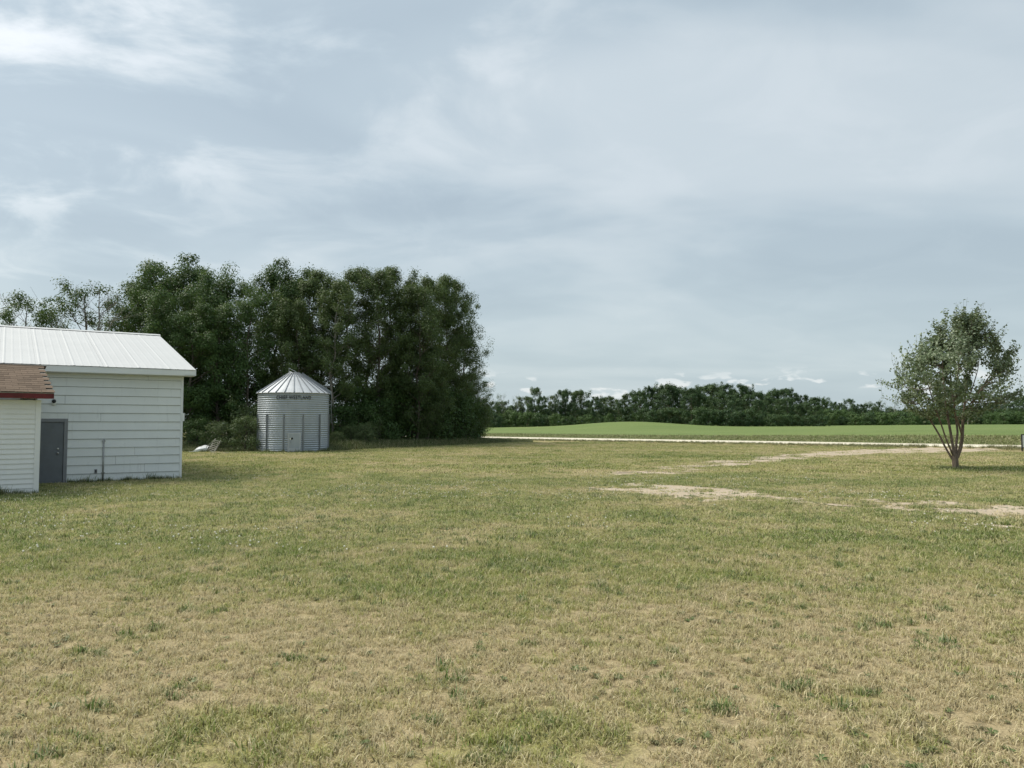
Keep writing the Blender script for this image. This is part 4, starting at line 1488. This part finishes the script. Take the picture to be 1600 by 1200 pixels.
def scrap():
    p = ground_at(308, 706.5)
    root = empty('scrap_sheet', (p.x, p.y, tz(p.x, p.y)), R(12))
    set_props(root, 'crumpled white scrap sheet lying on the ground beside the shed', 'scrap sheet')
    nx, ny = 12, 6
    xs = np.linspace(-0.55, 0.62, nx)
    ys = np.linspace(0, 1.1, ny)
    rng = np.random.default_rng(9)
    Xs, Ys = np.meshgrid(xs, ys)
    Zs = 0.02 + 0.30 * smooth(Xs, -0.55, 0.25) * smooth(Ys, -0.5, 0.5) + 0.035 * rng.normal(size=Xs.shape) * (Ys > 0) + 0.10 * np.sin(Xs * 3 + 1) * Ys
    Zs = np.maximum(Zs, 0.02)
    top = np.stack([Xs.ravel(), Ys.ravel(), Zs.ravel()], 1)
    bot = top.copy()
    bot[:, 2] -= 0.012
    f1 = grid_faces(ny, nx)
    f2 = f1[:, ::-1] + nx * ny
    link('sheet', mesh_np('sheet', np.concatenate([top, bot]), np.concatenate([f1, f2]), MAT['trim']), None, root)
    MB().poly_extrude([(-0.55, -0.02, 0.0), (0.62, -0.02, 0.0), (0.62, -0.02, 0.30), (0.1, -0.02, 0.20), (-0.3, -0.02, 0.07)], (0, 0.03, 0)).build('turned_edge', MAT['trim'], root)
    # slatted frame leaning back
    p = ground_at(327, 706.5)
    root = empty('slatted_frame', (p.x, p.y, tz(p.x, p.y)), R(-20))
    set_props(root, 'weathered slatted wooden frame leaning beside the white scrap sheet', 'wooden frame')
    w, h = 0.55, 0.95
    T = Matrix.Translation((0.1, 0, 0)) @ Matrix.Rotation(R(-28), 4, 'X') @ Matrix.Rotation(R(14), 4, 'Y')
    MB().box(-w / 2, -w / 2 + 0.06, -0.03, 0.03, 0, h, T).build('rail', MAT['wood'], root, 0.004)
    MB().box(w / 2 - 0.06, w / 2, -0.03, 0.03, 0, h, T).build('rail', MAT['wood'], root, 0.004)
    for k in range(7):
        z_ = 0.06 + k * 0.125
        MB().box(-w / 2 - 0.01, w / 2 + 0.01, -0.050, -0.031, z_, z_ + 0.055, T).build('slat', MAT['wood'], root, 0.003)
    MB().tube([T @ Vector((-w / 2, 0.04, h)), (-0.85, 0.25, 0.05)], 0.02, 6).build('brace', MAT['wood'], root)
    MB().tube([T @ Vector((w / 2, 0.0, h)), (w / 2 + 0.22, -0.1, 0.0)], 0.035, 6).build('leaning_post', MAT['wood'], root)
    # flat boards lying in the grass by the bush
    p = ground_at(352, 708)
    q = empty('fallen_board', (p.x, p.y, tz(p.x, p.y)), R(6))
    set_props(q, 'flat grey board lying in the grass between slatted frame and bush', 'board')
    MB().box(-0.9, 0.7, 0.0, 0.16, 0.01, 0.05).build('plank', MAT['wood'], q, 0.004)


scrap()


# ------------------------------------------------------------------ grass, weeds, clover, pebbles
def blades(name, seed, n, radius, lmin, lmax, width, lean, mat, tall=0.0, segs=2):
    rng = np.random.default_rng(seed)
    ang = rng.random(n) * 2 * np.pi
    r = radius * np.sqrt(rng.random(n))
    base = np.stack([r * np.cos(ang), r * np.sin(ang), np.full(n, -0.004)], 1)
    L = lmin + (lmax - lmin) * rng.random(n) ** 1.5
    d = rng.random(n) * 2 * np.pi
    dirh = np.stack([np.cos(d), np.sin(d), np.zeros(n)], 1)
    ln = lean[0] + (lean[1] - lean[0]) * rng.random(n)
    side = np.stack([-np.sin(d), np.cos(d), np.zeros(n)], 1)
    tw = rng.normal(size=n)[:, None] * 0.5
    side = side + dirh * tw
    side /= np.linalg.norm(side, axis=1)[:, None]
    up = np.array((0, 0, 1.0))
    a1 = ln * 0.55
    a2 = ln * 1.25
    v1 = dirh * np.sin(a1)[:, None] + up * np.cos(a1)[:, None]
    v2 = dirh * np.sin(a2)[:, None] + up * np.cos(a2)[:, None]
    mid = base + v1 * (L * 0.5)[:, None]
    tip = mid + v2 * (L * 0.5)[:, None]
    tip[:, 2] = np.maximum(tip[:, 2], 0.003)
    w = width * (0.6 + 0.8 * rng.random(n))[:, None]
    V = np.stack([base - side * w * 0.5, base + side * w * 0.5, mid + side * w * 0.42, mid - side * w * 0.42, tip], 1).reshape(-1, 3)
    k = np.arange(n)[:, None] * 5
    quads = k + np.array((0, 1, 2, 3))
    tris = k + np.array((3, 2, 4))
    me = bpy.data.meshes.new(name)
    me.from_pydata(V.tolist(), [], quads.tolist() + tris.tolist())
    shade = rng.random(n)
    a = me.attributes.new('shade', 'FLOAT', 'FACE')
    a.data.foreach_set('value', np.concatenate([shade, shade]).astype(np.float32))
    me.materials.append(mat)
    return bpy.data.objects.new(name, me)


def rosette(name, seed, n, L, w, mat):
    rng = np.random.default_rng(seed)
    mb = MB()
    for i in range(n):
        a = 2 * math.pi * i / n + rng.normal() * 0.25
        l = L * rng.uniform(0.6, 1.1)
        el = rng.uniform(0.2, 0.9)
        d = Vector((math.cos(a), math.sin(a), 0))
        s = Vector((-math.sin(a), math.cos(a), 0))
        p1 = d * l * 0.5 + Vector((0, 0, l * 0.5 * el))
        p2 = d * l * 0.95 + Vector((0, 0, l * 0.35 * el))
        b = len(mb.v)
        mb.v += [Vector((0, 0, 0)), p1 - s * w * 0.5, p2, p1 + s * w * 0.5 + Vector((0, 0, 0.004))]
        mb.f.append([b, b + 1, b + 2, b + 3])
    me = mb.mesh(name, mat)
    a = me.attributes.new('shade', 'FLOAT', 'FACE')
    a.data.foreach_set('value', (0.35 + 0.4 * rng.random(len(me.polygons))).astype(np.float32))
    return bpy.data.objects.new(name, me)


def scatter(name, pts, rot, scl, tint, protos, label, cat):
    """one stuff object: points that carry instances of the prototypes"""
    me = bpy.data.meshes.new(name)
    n = len(pts)
    me.vertices.add(n)
    me.vertices.foreach_set('co', np.asarray(pts, np.float32).ravel())
    for nm, typ, arr, key in (('rot', 'FLOAT_VECTOR', rot, 'vector'), ('scl', 'FLOAT', scl, 'value'), ('tint', 'FLOAT', tint, 'value')):
        a = me.attributes.new(nm, typ, 'POINT')
        a.data.foreach_set(key, np.asarray(arr, np.float32).ravel())
    a = me.attributes.new('pick', 'INT', 'POINT')
    a.data.foreach_set('value', np.random.default_rng(n).integers(0, len(protos), n).astype(np.int32))
    o = link(name, me)
    ng = bpy.data.node_groups.new(name, 'GeometryNodeTree')
    ng.interface.new_socket('Geometry', in_out='INPUT', socket_type='NodeSocketGeometry')
    ng.interface.new_socket('Geometry', in_out='OUTPUT', socket_type='NodeSocketGeometry')
    gi, go = ng.nodes.new('NodeGroupInput'), ng.nodes.new('NodeGroupOutput')
    ip = ng.nodes.new('GeometryNodeInstanceOnPoints')
    jn = ng.nodes.new('GeometryNodeJoinGeometry')
    for pr in protos:
        oi = ng.nodes.new('GeometryNodeObjectInfo')
        oi.inputs['Object'].default_value = pr
        oi.inputs['As Instance'].default_value = True
        ng.links.new(oi.outputs['Geometry'], jn.inputs[0])

    def named(nm, typ):
        nd = ng.nodes.new('GeometryNodeInputNamedAttribute')
        nd.data_type = typ
        nd.inputs['Name'].default_value = nm
        return nd.outputs['Attribute']
    ng.links.new(gi.outputs[0], ip.inputs['Points'])
    ng.links.new(jn.outputs[0], ip.inputs['Instance'])
    ip.inputs['Pick Instance'].default_value = True
    ng.links.new(named('pick', 'INT'), ip.inputs['Instance Index'])
    ng.links.new(named('rot', 'FLOAT_VECTOR'), ip.inputs['Rotation'])
    ng.links.new(named('scl', 'FLOAT'), ip.inputs['Scale'])
    ng.links.new(ip.outputs[0], go.inputs[0])
    md = o.modifiers.new('scatter', 'NODES')
    md.node_group = ng
    set_props(o, label, cat, None, 'stuff')
    return o


def wedge_points(rng, y0, y1, k, pad, per_m2):
    area = k * (y1 * y1 - y0 * y0) + 2 * pad * (y1 - y0)
    n = int(area * per_m2)
    y = np.sqrt(rng.random(n) * (y1 * y1 - y0 * y0) + y0 * y0)
    x = (rng.random(n) * 2 - 1) * (k * y + pad)
    return x, y


def inside_building(x, y):
    bad = np.zeros(np.shape(x), bool)
    for (px, py, Y, th, L, D) in ((281.5, 748, 25.8, R(33.5), 12.5, 14.2), (60, 770, 20.55, R(40), 4.2, 3.1)):
        o = at(px, py, Y)
        lx = (x - o.x) * math.cos(th) + (y - o.y) * math.sin(th)
        ly = -(x - o.x) * math.sin(th) + (y - o.y) * math.cos(th)
        bad |= (lx < 0.0) & (lx > -L) & (ly > -0.02) & (ly < D)
    c = at(458, 700, 51.5)
    bad |= np.hypot(x - c.x, y - c.y) < 2.4
    return bad


def scatter_grass(name, seed, y0, y1, k, pad, dens, protos, label, size, thin=1.0, cover=None):
    rng = np.random.default_rng(seed)
    x, y = wedge_points(rng, y0, y1, k, pad, dens)
    gv_ = gravel_mask(x, y)
    g = green_mask(x, y)
    bare = N4.fbm(x + 40, y, 2.2, 4, 0.6)
    ok = (rng.random(len(x)) > smooth(gv_, 0.40, 0.72) * 0.97) & ~inside_building(x, y) & (road_u(x, y) < -0.4)
    ok &= rng.random(len(x)) < 0.80 + 0.4 * smooth(bare, 0.30, 0.55)
    if cover is not None:
        ok &= cover(x, y, g, rng)
    x, y, g = x[ok], y[ok], g[ok]
    n = len(x)
    z = terrain(x, y)
    rot = np.stack([rng.normal(size=n) * 0.08, rng.normal(size=n) * 0.08, rng.random(n) * 6.283], 1)
    scl = size * (0.65 + 0.7 * rng.random(n)) * (0.8 + 0.35 * g)
    tint = np.clip(g + rng.normal(size=n) * 0.24, 0, 1)
    return scatter(name, np.stack([x, y, z], 1), rot, scl, tint, protos, label, 'grass')


near_p = [blades('dry_tuft', 600 + i, 46, 0.070, 0.022, 0.088, 0.0054, (0.3, 1.72), MAT['grass']) for i in range(5)]
mid_p = [blades('mid_tuft', 620 + i, 75, 0.20, 0.03, 0.085, 0.0080, (0.45, 1.55), MAT['grass']) for i in range(4)]
far_p = [blades('far_tuft', 640 + i, 90, 0.45, 0.035, 0.08, 0.018, (0.3, 1.35), MAT['grass']) for i in range(4)]
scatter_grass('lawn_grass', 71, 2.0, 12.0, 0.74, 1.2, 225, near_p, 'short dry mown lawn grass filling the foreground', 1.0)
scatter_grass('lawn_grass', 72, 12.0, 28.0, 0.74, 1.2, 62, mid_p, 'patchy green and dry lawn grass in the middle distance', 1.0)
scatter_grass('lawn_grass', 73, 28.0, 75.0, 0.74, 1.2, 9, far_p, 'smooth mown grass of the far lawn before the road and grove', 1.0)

# green tufts and broad-leaved weeds among the dry grass
green_p = [blades('green_tuft', 660 + i, 40, 0.05, 0.03, 0.085, 0.0058, (0.15, 1.2), MAT['weed']) for i in range(3)]
MAT['weed2'] = leaf_mat('broad_weed_leaf', [(0.0, (0.15, 0.12, 0.06)), (0.4, (0.13, 0.145, 0.05)), (1.0, (0.10, 0.16, 0.045))], trans=0.2, hue=0.25, rough=0.5, instancer=True)
weed_p2 = [rosette('weed_rosette', 680 + i, 12 + 3 * i, 0.06, 0.014, MAT['weed2']) for i in range(3)]
rng = np.random.default_rng(81)
x, y = wedge_points(rng, 2.3, 26, 0.74, 1.0, 5.0)
keep = rng.random(len(x)) < 0.25 + smooth(N2.fbm(x, y, 0.5, 3), 0.40, 0.65) * np.interp(y, [2, 6, 10, 26], [0.8, 0.7, 0.9, 0.6])
x, y = x[keep], y[keep]
rep_ = rng.integers(2, 8, len(x))
x, y = np.repeat(x, rep_), np.repeat(y, rep_)
spr = np.repeat(rng.uniform(0.03, 0.10, len(rep_)), rep_)
x, y = x + rng.normal(size=len(x)) * spr, y + rng.normal(size=len(x)) * spr
keep = np.ones(len(x), bool)
keep &= ~inside_building(x, y) & (gravel_mask(x, y) < 0.75)
x, y = x[keep], y[keep]
n = len(x)
scatter('green_tufts', np.stack([x, y, terrain(x, y)], 1), np.stack([np.zeros(n), np.zeros(n), rng.random(n) * 6.28], 1), 0.55 + 1.1 * rng.random(n) ** 2.5, 0.35 + 0.65 * rng.random(n), green_p,
        'small green grass tufts dotted through the dry lawn', 'grass')
x, y = wedge_points(rng, 2.3, 24, 0.74, 1.0, 46.0)
keep = rng.random(len(x)) < 0.16 + 0.9 * smooth(N3.fbm(x, y, 0.8, 4), 0.42, 0.66) * np.interp(y, [2, 8, 11, 24], [0.6, 0.6, 1.0, 0.9])
keep &= ~inside_building(x, y) & (gravel_mask(x, y) < 0.8)
x, y = x[keep], y[keep]
n = len(x)
scatter('lawn_weeds', np.stack([x, y, terrain(x, y) + 0.004], 1), np.stack([np.zeros(n), np.zeros(n), rng.random(n) * 6.28], 1), 0.35 + 0.75 * rng.random(n) ** 1.6, rng.random(n), weed_p2,
        'flat broad-leaved weeds and clover scattered over the lawn', 'weeds')

rough_p = [blades('rough_tuft', 690 + i, 60, 0.13, 0.04, 0.11, 0.010, (0.2, 1.3), MAT['weed']) for i in range(3)]
x, y = wedge_points(rng, 8.5, 30, 0.74, 1.0, 7.0)
keep = rng.random(len(x)) < smooth(N2.fbm(x + 30, y, 0.7, 4, 0.6), 0.46, 0.66) * np.interp(y, [8, 11, 22, 30], [0.3, 1.0, 0.9, 0.2])
keep &= ~inside_building(x, y) & (gravel_mask(x, y) < 0.5)
x, y = x[keep], y[keep]
n = len(x)
scatter('rough_tufts', np.stack([x, y, terrain(x, y)], 1), np.stack([np.zeros(n), np.zeros(n), rng.random(n) * 6.28], 1), 0.5 + 0.8 * rng.random(n) ** 2, rng.random(n), rough_p,
        'rough green weedy clumps across the middle of the lawn', 'grass')

# clover heads
bm = bmesh.new()
bmesh.ops.create_icosphere(bm, subdivisions=1, radius=0.0105)
fm = bpy.data.meshes.new('clover_head')
bm.to_mesh(fm)
bm.free()
fm.materials.append(MAT['flower'])
flower_o = bpy.data.objects.new('clover_head', fm)
x, y = wedge_points(rng, 11.0, 27, 0.72, 0.5, 8.0)
keep = rng.random(len(x)) < smooth(N1.fbm(x + 9, y, 0.4, 3), 0.48, 0.66)
keep &= ~inside_building(x, y)
x, y = x[keep], y[keep]
n = len(x)
scatter('clover_flowers', np.stack([x, y, terrain(x, y) + 0.055], 1), np.zeros((n, 3)), 0.7 + 0.9 * rng.random(n), np.zeros(n), [flower_o], 'tiny white clover flowers dotted over the green middle of the lawn', 'flowers')

# pebbles on the worn drive
peb = []
for i in range(3):
    bm = bmesh.new()
    bmesh.ops.create_icosphere(bm, subdivisions=1, radius=0.02)
    pr = random.Random(i)
    for v_ in bm.verts:
        v_.co = Vector((v_.co.x * pr.uniform(0.8, 1.4), v_.co.y * pr.uniform(0.7, 1.2), v_.co.z * pr.uniform(0.45, 0.8)))
    pm_ = bpy.data.meshes.new('pebble')
    bm.to_mesh(pm_)
    bm.free()
    pm_.materials.append(MAT['stone'])
    peb.append(bpy.data.objects.new('pebble', pm_))
x, y = wedge_points(rng, 5, 48, 0.74, 0.5, 26)
gk = gravel_mask(x, y)
keep = (rng.random(len(x)) < smooth(gk, 0.3, 0.8) * 0.8) & (road_u(x, y) < 0)
x, y = x[keep], y[keep]
n = len(x)
scatter('pebbles', np.stack([x, y, terrain(x, y) + 0.012], 1), np.stack([np.zeros(n), np.zeros(n), rng.random(n) * 6.28], 1), 0.4 + 1.1 * rng.random(n) ** 2, np.zeros(n), peb, 'loose pale stones on the worn gravel driveway', 'pebbles')

# tall grass: along the foot of the grove, beside the sheds, round the young tree, on the road verge and in the ditch
tall_p = [blades('tall_tuft', 700 + i, 46, 0.26, 0.18, 0.60, 0.020, (0.08, 0.75), MAT['tall_grass']) for i in range(4)]
ditch_p = [blades('ditch_tuft', 705 + i, 40, 0.45, 0.10, 0.30, 0.03, (0.3, 1.2), MAT['ditch_grass']) for i in range(3)]
low_p = [blades('edge_tuft', 710 + i, 26, 0.08, 0.06, 0.22, 0.008, (0.1, 0.85), MAT['tall_grass']) for i in range(3)]
edge = [ground_at(px, py) for px, py in ((286, 706.5), (400, 706.5), (516, 706), (560, 703), (640, 699.5), (720, 695.5), (765, 693.5), (800, 691.5))]
ex_, ey_ = np.array([p.x for p in edge]), np.array([p.y for p in edge])
n = 15000
x = rng.uniform(-24, 2, n)
fr = np.interp(x, ex_, ey_)
y = fr + rng.random(n) ** 1.4 * np.interp(x, [-24, -8, -3, 2], [12, 13, 9, 4])
keep = ~inside_building(x, y) & (road_u(x, y) < -0.6)
x, y = x[keep], y[keep]
n = len(x)
hgt = (0.45 + 0.55 * rng.random(n)) * (0.55 + 0.8 * smooth(y - np.interp(x, ex_, ey_), 0, 3)) * np.interp(x, [-24, -12, -4, 1], [1.0, 1.15, 0.9, 0.55])
scatter('tall_grass', np.stack([x, y, terrain(x, y)], 1), np.stack([np.zeros(n), np.zeros(n), rng.random(n) * 6.28], 1), hgt, np.clip(0.45 + 0.5 * (N1.fbm(x, y, 0.5, 3) - 0.3) + rng.normal(size=n) * 0.15, 0, 1), tall_p,
        'tall green grass along the foot of the grove', 'grass')
# ditch and verge growth
n = 26000
u_ = rng.uniform(6.8, 20, n)
v_ = rng.uniform(-95, 30, n)
x, y = RN[0] * (u_ + RS) + RD[0] * v_, RN[1] * (u_ + RS) + RD[1] * v_
n = len(x)
scatter('ditch_grass', np.stack([x, y, terrain(x, y)], 1), np.stack([np.zeros(n), np.zeros(n), rng.random(n) * 6.28], 1), (0.6 + 0.8 * rng.random(n)), np.clip(N1.fbm(x, y, 0.25, 4) * 0.9 + rng.normal(size=n) * 0.12, 0, 1), ditch_p,
        'rough olive grass in the ditch beyond the gravel road', 'grass')
# verge on the near side, thicker to the right where it hides the road
n = 5000
u_ = -rng.random(n) ** 1.5 * 2.2 - 0.5
v_ = rng.uniform(-75, 25, n)
x, y = RN[0] * (u_ + RS) + RD[0] * v_, RN[1] * (u_ + RS) + RD[1] * v_
keep = gravel_mask(x, y) < 0.4
x, y = x[keep], y[keep]
n = len(x)
scatter('verge_grass', np.stack([x, y, terrain(x, y)], 1), np.stack([np.zeros(n), np.zeros(n), rng.random(n) * 6.28], 1), (0.9 + 0.7 * rng.random(n)) * np.interp(x, [0, 24, 34], [0.7, 0.8, 1.2]), np.clip(0.2 + rng.normal(size=n) * 0.15, 0, 1), low_p,
        'yellowish verge grass along the near edge of the gravel road', 'grass')
# along walls and round the young trunk
pts = []
for (px, py, Y, th, L) in ((281.5, 748, 25.8, R(33.5), 9.0), (60, 770, 20.55, R(40), 3.5)):
    o = at(px, py, Y)
    for _ in range(int(L * 42)):
        s, off = rng.random() * L, -0.05 - abs(rng.normal()) * 0.07
        if px > 200 and 3.25 < s < 4.4:
            continue
        pts.append((o.x - math.cos(th) * s - math.sin(th) * off, o.y - math.sin(th) * s + math.cos(th) * off, rng.uniform(0.5, 1.5) * (1.25 if rng.random() < 0.12 else 0.7)))
for _ in range(150):
    a, r_ = rng.random() * 6.28, 0.10 + abs(rng.normal()) * 0.28
    pts.append((ybase.x + math.cos(a) * r_ * 1.5, ybase.y + math.sin(a) * r_, rng.uniform(0.5, 1.2)))
cb = at(458, 700, 51.5)
for _ in range(260):
    a = rng.random() * 6.28
    pts.append((cb.x + math.cos(a) * rng.uniform(2.45, 2.75), cb.y + math.sin(a) * rng.uniform(2.45, 2.75), rng.uniform(0.8, 1.8)))
pts = np.array(pts)
n = len(pts)
scatter('edge_grass', np.stack([pts[:, 0], pts[:, 1], terrain(pts[:, 0], pts[:, 1])], 1), np.stack([np.zeros(n), np.zeros(n), rng.random(n) * 6.28], 1), pts[:, 2], np.clip(0.65 + rng.normal(size=n) * 0.2, 0, 1), low_p,
        'unmown green grass hugging shed walls, bin and young trunk', 'grass')



# undergrowth deep behind the far trees: one mass that closes the gaps
pr = [bpy.data.objects.new('far_thicket', m_[1]) for m_ in far_bush[2:]]
pp = [(px, trng.uniform(212, 225)) for px in range(730, 1300, 13)] + [(px, trng.uniform(238, 250)) for px in range(1290, 1720, 13)]
P_ = np.array([[(px - 800) / FPX * Y_, Y_] for px, Y_ in pp])
n = len(P_)
scatter('far_undergrowth', np.column_stack([P_, terrain(P_[:, 0], P_[:, 1]) - 0.05]), np.stack([np.zeros(n), np.zeros(n), rng.random(n) * 6.28], 1), 0.95 + 0.3 * rng.random(n), np.zeros(n), pr,
        'dark undergrowth deep behind the far trees', 'undergrowth')
